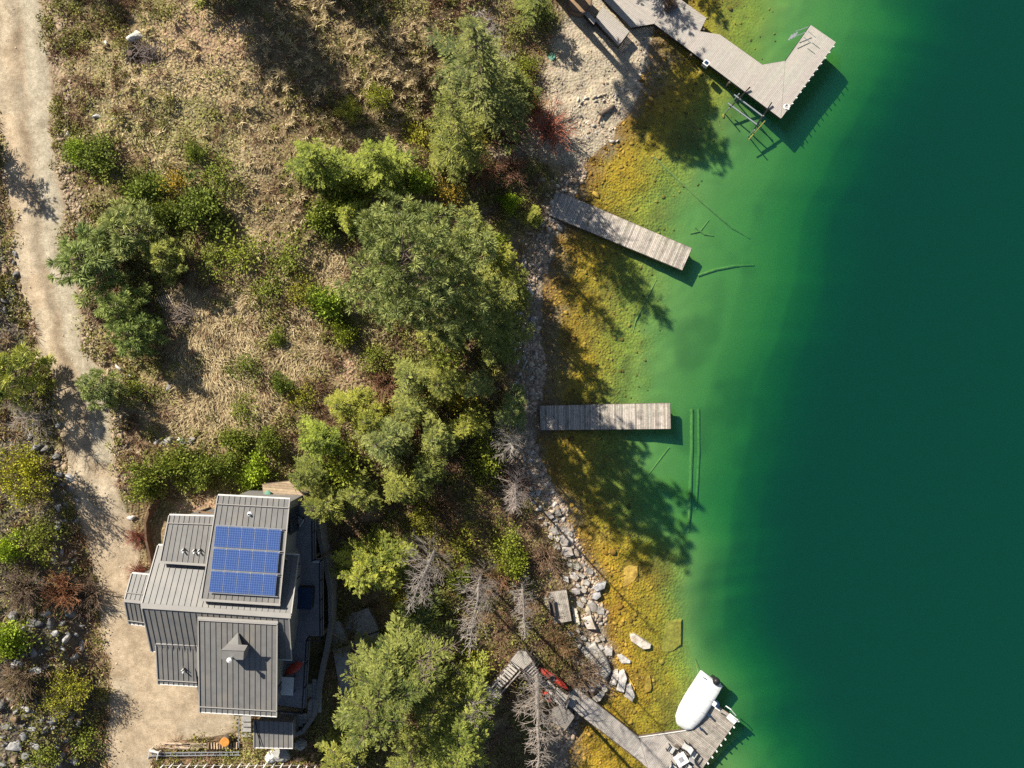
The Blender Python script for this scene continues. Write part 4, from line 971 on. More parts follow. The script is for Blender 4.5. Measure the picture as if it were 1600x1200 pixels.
slab([(957, 1050), (966, 1048), (968, 1056), (962, 1072), (953, 1070)], .7, .35, PINK, 'pale slab at the water edge, first of three leaning together')
slab([(968, 1052), (976, 1048), (980, 1060), (975, 1084), (964, 1080)], .7, .4, (1.8, 1.75, 1.7), 'pale slab at the water edge, middle of three leaning together')
slab([(979, 1070), (986, 1070), (993, 1088), (988, 1098), (977, 1090)], .7, .3, (1.6, 1.55, 1.5), 'grey slab at the water edge, last of three leaning together')
slab([(977, 1054), (984, 1060), (993, 1076), (991, 1084), (982, 1068)], .6, .02, GOLD, 'golden wet slab behind the three leaning slabs')
slab([(925, 919), (936, 912), (948, 910), (945, 920), (932, 925)], .6, .45, (1.3, 1.32, 1.4), 'blue-grey shore slab, upper of two beside the platform')
slab([(926, 929), (938, 925), (940, 932), (932, 938), (926, 936)], .5, .4, (1.25, 1.28, 1.35), 'blue-grey shore slab, lower of two beside the platform')
slab([(894, 949), (902, 953), (907, 976), (902, 980), (895, 968)], .5, 1.0, (1.9, 1.75, 1.5), 'tall cream slab standing right of the plank platform')
slab([(908, 966), (924, 963), (932, 984), (918, 984)], .5, .8, PINK, 'broad cream slab below the two blue-grey slabs')
slab([(905, 1015), (930, 1005), (948, 1030), (955, 1050), (945, 1065), (925, 1040)], .7, .75, (1.35, 1.3, 1.2), 'big sloping grey ledge above the three leaning slabs')
slab([(925, 1093), (940, 1082), (945, 1085), (938, 1095), (929, 1099)], .5, .5, (1.4, 1.4, 1.4), 'grey shore block beside the walkway')
random.seed(44); sl = []; tries = 0
while len(sl) < 62 and tries < 4000:
    tries += 1; py = random.uniform(800, 1075); y = (600 - py) * S; t = random.uniform(.15, 3.0 if py > 900 else 1.9)
    x = float(shoreX(np.array([y]))[0]) - t; z = Tz(x, y); kk = S * (H - z) / H; cx, cy = 800 + x / kk, 600 - y / kk
    r = random.choice([5, 6, 7, 8, 10, 12])
    if any((cx - a) ** 2 + (cy - b) ** 2 < (.62 * (r + c)) ** 2 for a, b, c in sl) or (845 < cx < 897 and 918 < cy < 980) or any(abs(cx - a) < 16 and abs(cy - b) < 16 for a, b in ((936, 918), (933, 931), (900, 965), (920, 975), (960, 1062), (972, 1068))): continue
    sl.append((cx, cy, r)); a0 = random.uniform(0, 6.28); n = random.choice([4, 5, 5, 6]); an = random.uniform(.3, .9); asp = random.uniform(.5, .85)
    pts = [(cx + r * math.cos(an) * math.cos(a0 + i * 6.283 / n) - asp * r * math.sin(an) * math.sin(a0 + i * 6.283 / n), cy + r * math.sin(an) * math.cos(a0 + i * 6.283 / n) + asp * r * math.cos(an) * math.sin(a0 + i * 6.283 / n)) for i in range(n)]
    g = random.uniform(.95, 1.65); o = slab(pts, .5, z + random.uniform(.08, .28), (g, g * random.uniform(.93, .98), g * random.uniform(.84, .95)), '%s %s broken slab on the lower shore, %s' % ('small' if r < 7 else 'mid-sized' if r < 10 else 'large', 'dark grey' if g < 1.15 else 'grey' if g < 1.4 else 'pale', 'just below the bare shore trees' if cy < 860 else 'above the plank platform' if cy < 925 else 'beside the plank platform' if cy < 985 else 'by the water slabs' if cy < 1035 else 'near the walkway'), 'shore_slab'); o['group'] = 'broken shore slabs'
    o.rotation_euler = (random.uniform(-.16, .16), random.uniform(-.16, .16), 0)
random.seed(15); k = 0; used = []
while k < 70:
    py = random.uniform(285, 830); t = random.uniform(.1, 2.4); y = (600 - py) * S
    x = float(shoreX(np.array([y]))[0]) - t; z = Tz(x, y); kk = S * (H - z) / H; px_, py_ = 800 + x / kk, 600 - y / kk
    if 615 < py_ < 690 or any((px_ - a) ** 2 + (py_ - b) ** 2 < 80 for a, b in used): continue
    used.append((px_, py_)); g = random.uniform(1.2, 2.1); k += 1
    rr = random.choice([4, 5, 5, 6, 7, 9]); wh = 'beside the shore end of the slanted dock' if py_ < 380 else 'below the slanted dock' if py_ < 450 else 'midway between the two plank docks' if py_ < 540 else 'just above the middle dock' if py_ < 640 else 'just below the middle dock' if py_ < 740 else 'under the two bare shore trees'
    boulder(px_, py_, rr, (g, g * .96, g * .92), '%s %s shore rock %s' % ('small' if rr < 5.5 else 'mid-sized' if rr < 8 else 'large', 'grey' if g < 1.5 else 'cream' if g < 1.8 else 'nearly white', wh), 'shore rocks', asp=random.uniform(.5, .9), hz=.8, name='shore_rock', cat='rock')
for i in range(46):
    if i < 22: x, y = 905 + i * 3.5 + random.uniform(-8, 8), 162 - i * .9 + random.uniform(-7, 7)
    elif i < 36: x, y = 1005 - (i - 22) * .5 + random.uniform(-7, 7), 60 + (i - 22) * 5 + random.uniform(-5, 5)
    else: x, y = 905 + random.uniform(0, 60), 185 + random.uniform(-5, 40)
    g = random.uniform(1.4, 2.1); boulder(x, y, random.choice([2.5, 3, 4, 5]), (g, g * .96, g * .88), 'cream stone in the loose line across the gravel beach' if i < 22 else 'pale stone at the beach waterline under the deck' if i < 36 else 'tan stone low on the gravel beach', 'beach stones', asp=.7, name='beach_stone', cat='rock')

# ------------------------------------------------------------------ docks
def clip(poly, n, d):
    out = []
    for i in range(len(poly)):
        a, b = poly[i], poly[(i + 1) % len(poly)]; da = a[0] * n[0] + a[1] * n[1] - d; db = b[0] * n[0] + b[1] * n[1] - d
        if da <= 0: out.append(a)
        if da * db < 0: s = da / (da - db); out.append((a[0] + (b[0] - a[0]) * s, a[1] + (b[1] - a[1]) * s))
    return out
def planks(root, poly, ang, pitch, zf, mat, tone=(.85, 1.12), gap=.012, th=.04, warm=.03):
    """cover a convex outline (world xy) with boards running in direction ang; one object each"""
    n = (-math.sin(ang), math.cos(ang)); ds = [p[0] * n[0] + p[1] * n[1] for p in poly]
    k = int((max(ds) - min(ds)) / pitch) + 1; pitch = (max(ds) - min(ds)) / k
    for i in range(k):
        d0 = min(ds) + i * pitch; q = clip(clip(poly, n, d0 + pitch - gap), (-n[0], -n[1]), -(d0 + gap * .5))
        if len(q) < 3: continue
        mb = MB(); e = random.uniform(-.004, .004); mb.prism([(p[0], p[1], zf(p[0], p[1]) + e) for p in q], th)
        g = random.uniform(*tone); mb.build('plank', mat, root, (g * (1 + random.uniform(-warm, warm)), g, g * (1 - random.uniform(-warm, warm))))
def frame_of(root, poly, zf, h=.22, w=.08, mat=None, name='edge_beam'):
    for i in range(len(poly)):
        a, b = poly[i], poly[(i + 1) % len(poly)]
        MB().beam((a[0], a[1], zf(*a) - .05 - h / 2), (b[0], b[1], zf(*b) - .05 - h / 2), w, h).build(name, mat or M['dark_wood'], root)
def post(root, x, y, top, bottom=None, r=.09, mat=None, name='post'):
    MB().tube([(x, y, (Tz(x, y) - .1) if bottom is None else bottom), (x, y, top)], r, 8).build(name, mat or M['dark_wood'], root)
def xy(pts, z): return [tuple(U(a, b, z)[:2]) for a, b in pts]
def straight_dock(corners, z, label, tone, posts):
    poly = xy(corners, z); c = poly[0]
    root = empty('dock', (0, 0, 0)); tag(root, label, 'dock')
    zf = lambda x, y: z
    e = (poly[1][0] - poly[0][0], poly[1][1] - poly[0][1]); ang = math.atan2(e[1], e[0]) + math.pi / 2
    planks(root, poly, ang, .145, zf, M['grey_wood'], tone); frame_of(root, poly, zf)
    for s in posts:
        for u in (.06, .94):
            a = [poly[0][i] + e[i] * s for i in (0, 1)]; b = [poly[3][i] + (poly[2][i] - poly[3][i]) * s for i in (0, 1)]
            post(root, a[0] + (b[0] - a[0]) * u, a[1] + (b[1] - a[1]) * u, z - .05)
    return root
random.seed(21)
straight_dock([(868, 297), (1081, 388), (1066, 422), (858, 336)], .48, 'weathered grey plank dock slanting down into the green shallows', (.68, 1.3), (.12, .4, .68, .96))
straight_dock([(843, 634), (1047, 630), (1048, 670), (845, 672)], .48, 'straight weathered plank dock, half in shade, pointing directly at the lake', (.62, 1.3), (.1, .4, .7, .96))
# top dock: composite deck with an L-shaped head
root = empty('dock'); tag(root, 'pale composite deck and L-shaped dock at the top edge', 'dock'); z1 = .8; zf = lambda x, y: z1
A = math.atan2(-(185 - 37), 1220 - 1024)
for pts, an in (([(944, 0), (986, 43), (1022, 37), (1090, 56), (1104, 28), (1065, 0), (1010, -60), (890, -60)], A), ([(1022.5, 37.2), (1125, 54), (1191, 101), (1227, 95), (1220, 185)], A + math.pi / 2), ([(1227.5, 95), (1267, 39), (1306, 66), (1220.5, 185)], A + math.pi / 2)):
    poly = xy(pts, z1)
    if len(pts) == 8:
        planks(root, xy([(944, 0), (986, 43), (1022, 37), (1064, -30), (1010, -60), (890, -60)], z1), an, .14, zf, M['comp_wood'], (.94, 1.06), .008)
        planks(root, xy([(1022.5, 37), (1090, 56), (1104, 28), (1065, 0), (1064.5, -30)], z1), an + .9, .14, zf, M['comp_wood'], (.9, 1.0))  # shaded piece of the deck: the shade is put into a darker board tone
    else: planks(root, poly, an, .14, zf, M['comp_wood'], (.94, 1.06), .008)
outline = xy([(944, 0), (986, 43), (1022, 37), (1220, 185), (1306, 66), (1267, 39), (1227, 95), (1191, 101), (1125, 54), (1090, 56), (1104, 28), (1065, 0), (1010, -60), (890, -60)], z1)
frame_of(root, outline, zf, .3, .06, M['black'])
for a in [(1080, 85), (1140, 128), (1200, 165), (1130, 70), (1290, 75), (1230, 170), (1255, 60), (1100, 45), (1040, 45)]:
    p = U(*a, z1); post(root, p.x, p.y, z1 - .05)
for i in range(12):
    s = i / 11; p = U(1220 + (1306 - 1220) * (.12 + .82 * s) + 1, 185 + (66 - 185) * (.12 + .82 * s) + .6, .8)
    MB().tube([(p.x, p.y, .45), (p.x, p.y, .96)], .05, 8).build('bumper', M['white'], root)
lad = lambda a, b: MB().tube([U(*a, 1.55), U(*b, 1.5)], .03, 6)
for a, b in (((1243, 49), (1263, 42)), ((1240, 58), (1260, 50)), ((1256, 58), (1268, 68)), ((1263, 49), (1275, 59))):
    lad(a, b).build('handrail', M['frame'], root)
for i in range(3):
    MB().beam(U(1246 - i * 4, 50 + i * 2, .6 - .3 * i), U(1240 - i * 4, 59 + i * 2, .6 - .3 * i), .12, .04).build('step', M['frame'], root)
# lower terrace of the deck
root = empty('deck_terrace'); tag(root, 'lower pale deck terrace stepping down onto the gravel beach', 'deck'); z2 = 1.25
planks(root, xy([(941, 10), (983.5, 49), (966.5, 71.5), (929, 31)], z2), A, .14, lambda x, y: z2, M['comp_wood'], (.98, 1.05))
frame_of(root, xy([(941, 10), (983.5, 49), (966.5, 71.5), (929, 31)], z2), lambda x, y: z2, .5, .05, M['black'])
root = empty('deck_step'); tag(root, 'small pale deck step beside the round planter', 'step')
planks(root, xy([(917, 17), (932, 32), (928, 38), (913, 22)], 1.5), A, .14, lambda x, y: 1.5, M['comp_wood'], (.98, 1.05)); frame_of(root, xy([(917, 17), (932, 32), (928, 38), (913, 22)], 1.5), lambda x, y: 1.5, .5, .05, M['black'])
c = U(905, 0, 1.9); mb = MB(); ring = []
mb.lathe((c.x, c.y, 1.0), [(1.05, 0), (1.12, .9), (1.0, .92), (.98, .8), (.02, .78)], 24); pl = mb.build('planter', M['dark_wood'], None, smooth=False); tag(pl, 'round dark planter at the top of the gravel beach', 'planter')
MB().lathe((c.x, c.y, 1.5), [(.97, 0), (.97, .3), (.4, .36), (.02, .36)], 20).build('soil', surf('soil', (.3, .2, .12), .95, .3, 6), pl)
mb = MB(); mb.prism([U(*a, 1.15) for a in ((1036, -8), (1052, -3), (1060, 8), (1046, 18), (1040, 14))], .6); o = mb.build('planter_box', M['dark_wood']); tag(o, 'brown planter box set into the pale deck', 'planter')
bare = PROTO['bare1']; p = U(1046, 5, 1.2); o = empty('bare_bush', (p.x, p.y, 1.15), .4, (.35, .35, .35)); tag(o, 'straw-coloured dry plant in the brown planter box', 'shrub'); link('stem', bare['trunk'], bare['tm'], o); link('crown', bare['crown'], None, o, (1.5, 1.25, .9))['kind'] = 'stuff'
# boat lift beside the top dock
root = empty('boat_lift'); tag(root, 'metal boat lift with two white bunks beside the top dock', 'boat lift')
for a, b in (((1147, 148), (1192, 182)), ((1137, 161), (1183, 195))): MB().beam(U(*a, .45), U(*b, .45), .1, .1).build('bunk', M['frame'], root)
for a, b in (((1137, 172), (1172, 136)), ((1176, 206), (1206, 160))): MB().beam(U(*a, .3), U(*b, 1.08), .1, .12).build('crossbeam', M['black'], root)
for a in ((1137, 172), (1176, 206), (1152, 150), (1190, 184)):
    p = U(*a, .3); post(root, p.x, p.y, .85, r=.05, mat=M['frame'])
MB().tube([U(1170, 218, .1), U(1196, 188, .5)], .05, 6).build('guide_pole', M['yellow'], root)
root = empty('dock_box'); tag(root, 'pale blue-white storage box on the edge of the top dock', 'box'); p = U(1103, 99, 1.3)
MB().box((p.x, p.y, 1.2), (.5, .45, .5), -.65).build('body', M['white'], root); MB().box((p.x, p.y, 1.47), (.3, .26, .04), -.65).build('lid', M['blue'], root)
root = empty('rope_coil'); tag(root, 'white coiled rope at the corner of the top dock', 'rope'); p = U(1229, 167, z1)
MB().tube([(p.x + .3 * math.cos(i * .7) * (1 - i * .02), p.y + .22 * math.sin(i * .7), z1 + .02 + i * .002) for i in range(26)], .03, 5).build('coil', M['white'], root)
# lower dock: walkway and float
root = empty('dock'); tag(root, 'grey plank walkway and float with the white boat, bottom of the picture', 'dock')
def zw(x, y):
    a = U(880, 1085, 1.5); b = U(1000, 1165, .6); s = ((x - a.x) * (b.x - a.x) + (y - a.y) * (b.y - a.y)) / ((b.x - a.x) ** 2 + (b.y - a.y) ** 2)
    return 1.5 + (.6 - 1.5) * min(1, max(-.2, s))
def xyz_poly(pts):
    out = []
    for a in pts:
        z = .6
        for _ in range(6): p = U(*a, z); z = zw(p.x, p.y)
        out.append((p.x, p.y))
    return out
wk = xyz_poly([(900, 1074), (998, 1152), (1012, 1200), (905, 1116), (878, 1094)]); WA = math.atan2(-(1152 - 1074), 98)
planks(root, wk, WA + math.pi / 2, .15, zw, M['comp_wood'], (.85, 1.05)); frame_of(root, wk, zw, .2)
f1 = xy([(998.5, 1152), (1036, 1147), (1140, 1262), (1060, 1262), (1012.5, 1200)], .6); planks(root, f1, WA + math.pi / 2, .15, lambda x, y: .6, M['comp_wood'], (.85, 1.05))
f2 = xy([(1036.5, 1147), (1074, 1141), (1112, 1096), (1152, 1125), (1075, 1235), (1052, 1165)], .6); planks(root, xy([(1036.5, 1147), (1074, 1141), (1112, 1096), (1152, 1125), (1098, 1200), (1084, 1200)], .6), WA, .145, lambda x, y: .6, M['grey_wood'], (.62, .95))
frame_of(root, xy([(998, 1152), (1074, 1141), (1112, 1096), (1152, 1125), (1098, 1200), (1084, 1202)], .6), lambda x, y: .6, .3)
for i, a in enumerate([(998, 1152), (1074, 1141)]):
    b = [(1074, 1141), (1112, 1096)][i]; MB().beam(U(*a, .66), U(*b, .66), .07, .05).build('edge_strip', M['trim'], root)
for i in range(9):
    s = i / 8; p = U(1152 - 54 * s + 1, 1125 + 75 * s + 1, .5); MB().tube([(p.x, p.y, .25), (p.x, p.y, .7)], .07, 8).build('bumper', M['white'], root)
for a in [(1145, 1125), (1100, 1190), (1080, 1140), (1110, 1105), (960, 1130), (1005, 1180)]:
    p = U(*a, .6); post(root, p.x, p.y, .5)
root = empty('swim_ladder'); tag(root, 'white swim ladder on the corner of the lower float', 'ladder')
for a, b in (((1134, 1103), (1150, 1118)), ((1142, 1120), (1153, 1128))): MB().tube([U(*a, .8), U((a[0] + b[0]) / 2, (a[1] + b[1]) / 2 - 2, 1.1), U(*b, .8)], .04, 6).build('rail', M['white'], root)
MB().beam(U(1138, 1118, .75), U(1150, 1128, .75), .5, .08).build('platform', M['white'], root)
root = empty('dock_box'); tag(root, 'white box with a dark lid beside the boat on the lower float', 'box'); p = U(1117, 1100, .9)
MB().box((p.x, p.y, .85), (.6, .4, .45), WA).build('body', M['white'], root); MB().box((p.x + .15, p.y - .1, 1.09), (.25, .3, .03), WA).build('lid', M['blue'], root)

# ------------------------------------------------------------------ boat
M['chairgrey'] = surf('sling_fabric', (.50, .50, .49), .8, .1, 5)
def boat():
    a, b = U(1066, 1133, .6), U(1112, 1060, .6); d = (b - a).normalized(); sd = Vector((-d.y, d.x, 0)); L = (b - a).length
    root = empty('motor_boat', (a + b) / 2); tag(root, 'motor boat under a fitted white cover beside the lower float', 'boat'); inv = Matrix.Translation(-(a + b) / 2)
    def rings(prof, keel):
        out = []
        for s, w, z0, z1 in prof:
            c = a + d * (L * s); w *= .9; r = []
            for k in range(14):
                t = math.pi * 2 * k / 14; cx = math.cos(t); sx = math.sin(t)
                r.append(Vector((c.x, c.y, 0)) + sd * (abs(cx) ** .55 * math.copysign(1, cx) * w) + Vector((0, 0, (z1 + z0) / 2 + (abs(sx) ** (.8 if keel else 1.9) * math.copysign(1, sx)) * (z1 - z0) / 2)))
            out.append(r)
        return out
    hull = MB().loft(rings([(-.02, .58, .1, .8), (.06, .9, -.1, .82), (.25, 1.1, -.25, .85), (.5, 1.16, -.3, .85), (.8, 1.14, -.3, .85), (1.0, 1.13, -.25, .8)], True)).mesh('hull', True); hull.transform(inv); link('hull', hull, M['white'], root)
    cov = MB().loft(rings([(-.03, .55, .7, .88), (.05, .92, .7, 1.0), (.22, 1.14, .68, 1.2), (.38, 1.19, .68, 1.42), (.55, 1.2, .68, 1.35), (.75, 1.2, .68, 1.25), (1.0, 1.16, .7, 1.05)], False)).mesh('cover', True); cov.transform(inv); link('cover', cov, M['vinyl'], root)
    for i, s0 in enumerate((.2, .42, .66, .88)):                 # webbing straps over the cover
        w0 = float(np.interp(s0, [-.03, .05, .22, .38, .55, .75, 1.0], [.55, .92, 1.14, 1.19, 1.2, 1.2, 1.16])); h0 = float(np.interp(s0, [-.03, .05, .22, .38, .55, .75, 1.0], [.88, 1.0, 1.2, 1.42, 1.35, 1.25, 1.05]))
        st = MB().loft(rings([(s0, w0 * 1.012, .66, h0 + .012), (s0 + .009, w0 * 1.012, .66, h0 + .012)], False)).mesh('strap'); st.transform(inv); link('strap', st, M['chairgrey'], root)
    m = MB(); c = a + d * (L * 1.02) - sd * .25
    prof = [(.2, 0), (.3, .15), (.32, .45), (.25, .62), (.05, .68)]; m.lathe((c.x, c.y, .75), prof, 12); e = m.mesh('outboard', True); e.transform(inv); eo = link('outboard_motor', e, M['black'], root)
    m = MB(); m.box((c.x, c.y, .4), (.25, .3, .9), math.atan2(d.y, d.x)); q = m.mesh('leg'); q.transform(inv); link('motor_leg', q, M['black'], eo)
    for s, w in ((.98, .95), (.62, -1.25)):
        c = a + d * (L * s) + sd * w; m = MB(); m.tube([c + Vector((0, 0, .9)), c + sd * math.copysign(.45, w) + Vector((0, 0, .85))], .05, 6); q = m.mesh('arm'); q.transform(inv); link('cleat_arm', q, M['white'], root)
    for i in range(3):
        c = a + d * (L * (.15 + .28 * i)) - sd * 1.28; m = MB(); m.tube([c + Vector((0, 0, .3)), c + Vector((0, 0, .8))], .09, 8); q = m.mesh('fender'); q.transform(inv); link('fender', q, M['blue'], root)
boat()
mb = MB(); mb.tube([U(1091, 1053, .3), U(1086, 1030, -.6), U(1084, 1025, -1.2)], .02, 5); tag(mb.build('mooring_line', M['yellow']), 'thin mooring line running from the covered boat into the water', 'rope')
# table and chairs on the lower float
c = U(1064, 1186, 1.2); root = empty('patio_table', (c.x, c.y, .6)); tag(root, 'square white patio table on the lower float', 'table'); TA = WA - .35
MB().box((0, 0, .7), (1.0, 1.0, .05), TA).build('tabletop', M['white'], root); MB().box((0, 0, .735), (.42, .42, .02), TA).build('centre_plate', surf('grey_plate', (.3, .3, .32), .4), root)
for i in (-1, 1):
    for j in (-1, 1):
        x, y = .42 * i, .42 * j; MB().box((x * math.cos(TA) - y * math.sin(TA), x * math.sin(TA) + y * math.cos(TA), .34), (.06, .06, .68), TA).build('leg', M['black'], root)
def chair_parts():
    P = [('seat', MB().box((0, 0, .42), (.52, .52, .06)), M['chairgrey']), ('backrest', MB().beam((0, -.30, .42), (0, -.46, 1.0), .5, .05), M['chairgrey'])]
    for i in (-1, 1):
        P.append(('armrest', MB().box((.31 * i, -.05, .64), (.09, .62, .04)), M['black']))
        for j in (-1, 1): P.append(('leg', MB().box((.29 * i, .24 * j, .31), (.05, .05, .62)), M['black']))
    return [(n, m.mesh(n), mt) for n, m, mt in P]
CP = chair_parts()
for px, py, rot, lab in ((1049, 1172, 2.6, 'patio chair at the table side facing the shore'), (1072, 1167, 2.6 - 1.57, 'patio chair at the table side facing the boat'), (1084, 1180, -.6, 'patio chair at the outer corner of the float table'), (1075, 1200, -.6, 'patio chair at the bottom of the float table'), (1052, 1200, 4.2, 'patio chair at the lower left of the float table')):
    p = U(px, py, 1.1); o = empty('patio_chair', (p.x, p.y, .602), rot); tag(o, lab, 'chair', 'chairs around the float table')
    for n, me, mt in CP: link(n, me, mt, o)
o = MB().lathe(tuple(U(1058, 1168, .9)[:2]) + (.6,), [(.16, 0), (.2, .3), (.17, .32), (.02, .28)], 12).build('plant_pot', M['dark_wood']); tag(o, 'small round brown pot beside the float table', 'pot')

# ------------------------------------------------------------------ house
def quad_roof(root, pts, zs, seams, label=None, cap=None, eave_trim=True, name='roof', rail=None, mat='roof', th=.14):
    """pts: photo pixels (ridge a, ridge b, eave b, eave a); zs: heights at ridge and eave; seams run ridge to eave"""
    a, b = U(*pts[0], zs[0]), U(*pts[1], zs[0]); c, d = U(*pts[2], zs[1]), U(*pts[3], zs[1])
    r = MB().prism([a, b, c, d], th).build(name, M[mat], root)
    for i in range(seams + 1):
        s = (i + .02) / (seams + .04); p, q = a.lerp(b, s), d.lerp(c, s); nn = (b - a).cross(d - a).normalized(); nn = nn if nn.z > 0 else -nn
        MB().beam(p + nn * .018, q + nn * .018, .03, .05).build('seam', M['seam'], r)
    if cap: MB().beam(a + Vector((0, 0, .05)), b + Vector((0, 0, .05)), cap, .07).build('ridge_cap', M['cap'], r)
    if eave_trim:
        MB().beam(d + (d - a).normalized() * .04 - Vector((0, 0, .06)), c + (c - b).normalized() * .04 - Vector((0, 0, .06)), .09, .12).build('gutter', M['trim'], r)
        for p, q in ((a, d), (b, c)): MB().beam(p + Vector((0, 0, .03)), q + Vector((0, 0, .03)), .07, .1).build('edge_flashing', M['cap'], r)
    if rail:
        for s in rail: MB().beam(a.lerp(d, s) + Vector((0, 0, .09)), b.lerp(c, s) + Vector((0, 0, .09)), .05, .05).build('snow_rail', M['cap'], r)
    return r
house = empty('house', U(340, 950, 7.6)); house.location = (0, 0, 0); tag(house, 'grey metal-roofed house with solar panels beside the drive', 'house')
RZ = 14.6
quad_roof(house, [(221, 946), (455, 962), (467, 868), (247, 852)], (RZ, 12.75), 25, cap=.34, rail=None)                                  # main slope facing up
quad_roof(house, [(222, 951), (452, 966), (456, 1031), (236.5, 1017)], (RZ - .06, 12.9), 25, eave_trim=True)                            # main slope facing down
quad_roof(house, [(250, 879), (326, 884), (336, 807), (264.5, 805)], (13.75, 13.2), 9, rail=(.84,))                                     # left bump-out
quad_roof(house, [(314, 938), (437, 945), (453, 780), (340.5, 774)], (14.72, 13.9), 13, rail=(.92,))                                     # roof under the panels
pr = quad_roof(house, [(310, 966), (433.5, 973), (432.5, 1119), (312, 1112)], (14.45, 13.2), 14, cap=.26, rail=(.94,))                   # big lower roof
quad_roof(house, [(243.5, 1004), (309, 1007), (310.5, 1072), (247, 1068)], (13.15, 12.35), 8, cap=.2, rail=(.9,))                        # lower left roof
quad_roof(house, [(194.6, 938), (224, 941), (236, 899), (206, 896)], (12.6, 11.9), 4, cap=.2, rail=(.3,))                                # entry roof, up
quad_roof(house, [(194.8, 940), (224, 943), (230, 978), (201.5, 974)], (12.58, 11.8), 4, rail=(.85,))                                    # entry roof, down
for a, b, z in (((248, 878), (324, 883), 13.85), ((313, 937), (438, 945), 14.85), ((309, 965.5), (434.5, 972.5), 14.52), ((243, 1003.5), (309, 1006.5), 13.2)):
    MB().beam(U(*a, z), U(*b, z), .16, .06).build('flashing', M['cap'], house)
def walls(poly, zs, z0, name='wall'):
    mb = MB(); n = len(poly); b = [U(*p, z) for p, z in zip(poly, zs)]; mb.v = [(p.x, p.y, z0) for p in b] + [(p.x, p.y, p.z) for p in b]
    mb.f = [(i, (i + 1) % n, n + (i + 1) % n, n + i) for i in range(n)]; return mb.build(name, M['wall'], house)
walls([(233, 945), (246, 1008), (300, 1010), (312, 1100), (425, 1108), (430, 1028), (445, 1030), (445, 962), (455, 880), (440, 870), (446, 788), (346, 784), (336, 815), (272, 813), (258, 868)],
      [14.3, 12.5, 12.6, 12.9, 12.9, 12.7, 12.6, 14.3, 12.6, 13.7, 13.6, 13.6, 12.9, 12.9, 12.5], 7.0)
walls([(203, 938), (208, 968), (232, 970), (234, 905), (211, 902)], [12.3, 11.6, 11.6, 11.7, 11.7], 7.0)
for py0, py1, z0, z1 in ((800, 840, 10.3, 12.6), (1038, 1060, 10.3, 12.3), (1070, 1095, 10.3, 12.3), (890, 935, 10.3, 12.3)):
    x = 446 if py0 < 870 else 425 if py0 > 1000 else 452
    zr = 13.5 if py0 < 870 else 12.8
    a, b = U(x, py0, zr), U(x, py1, zr); xx = max(a.x, b.x) + .06
    w = MB().box((xx, (a.y + b.y) / 2, (z0 + z1) / 2), (.05, abs(a.y - b.y), z1 - z0)).build('window', M['glass'], house)
    MB().box((xx + .03, (a.y + b.y) / 2, (z0 + z1) / 2), (.05, .07, z1 - z0)).build('frame', M['black'], w)
# chimney on the big lower roof
ch = empty('chimney'); ch.parent = house
def on(px, py, z): return U(px, py, z)
top = 15.3
mb = MB(); mb.prism([on(346, 1017, top), on(381, 1018, top), on(380, 1031, top - .05), on(346, 1030, top - .05)], 1.9); mb.build('chimney_chase', M['roof'], ch)
mb = MB(); A_, B_, C_ = on(345, 1015, top + .02), on(382, 1016, top + .02), on(371, 987, 14.3)
r1, r2 = on(356, 1007, 15.25), on(388, 1008, 15.25)
mb.add([on(345, 1016, top + .02), on(382, 1017, top + .02), on(387, 1008, top + .18), on(356, 1006, top + .18)], [(0, 1, 2, 3)]); mb.build('chimney_top', M['cap'], ch)
mb = MB(); mb.add([on(346, 1016, 14.2), on(381, 1017, 14.15), on(372, 988, 14.38), on(372, 1010, 15.35), on(346, 1016, 15.3), on(381, 1017, 15.3)], [(0, 2, 3, 4), (2, 1, 5, 3), (4, 3, 5)]); mb.build('cricket', M['roof'], ch)
p = on(362, 1028, 15.3); MB().tube([(p.x, p.y, 14.9), (p.x, p.y, 15.75)], .1, 10).build('flue_pipe', M['frame'], ch); MB().lathe((p.x, p.y, 15.72), [(.17, 0), (.17, .08), (.03, .16)], 12).build('flue_cap', M['white'], ch)
# small roof fittings
for px, py, z in ((288, 859, 13.62), (305, 860, 13.62), (313, 860, 13.62), (288, 1046, 12.72)):
    v = empty('roof_vent'); v.parent = house; p = U(px, py, z)
    MB().tube([(p.x, p.y - .12, z - .05), (p.x, p.y - .12, z + .3)], .055, 8).build('vent_pipe', M['white'], v)
    MB().beam((p.x - .17, p.y - .05, z + .08), (p.x + .01, p.y + .12, z + .08), .05, .16).build('guard_plate', M['trim'], v); MB().beam((p.x + .01, p.y + .12, z + .08), (p.x + .19, p.y - .05, z + .08), .05, .16).build('guard_plate', M['black'], v)
p = U(390, 803, 14.05); v = empty('roof_vent'); v.parent = house
MB().lathe((p.x, p.y, p.z - .08), [(.17, 0), (.15, .12), (.08, .14), (.075, .3), (.06, .3)], 14).build('vent_collar', M['white'], v); MB().lathe((p.x, p.y, p.z + .18), [(.062, 0), (.062, .05)], 10).build('vent_mouth', M['black'], v)

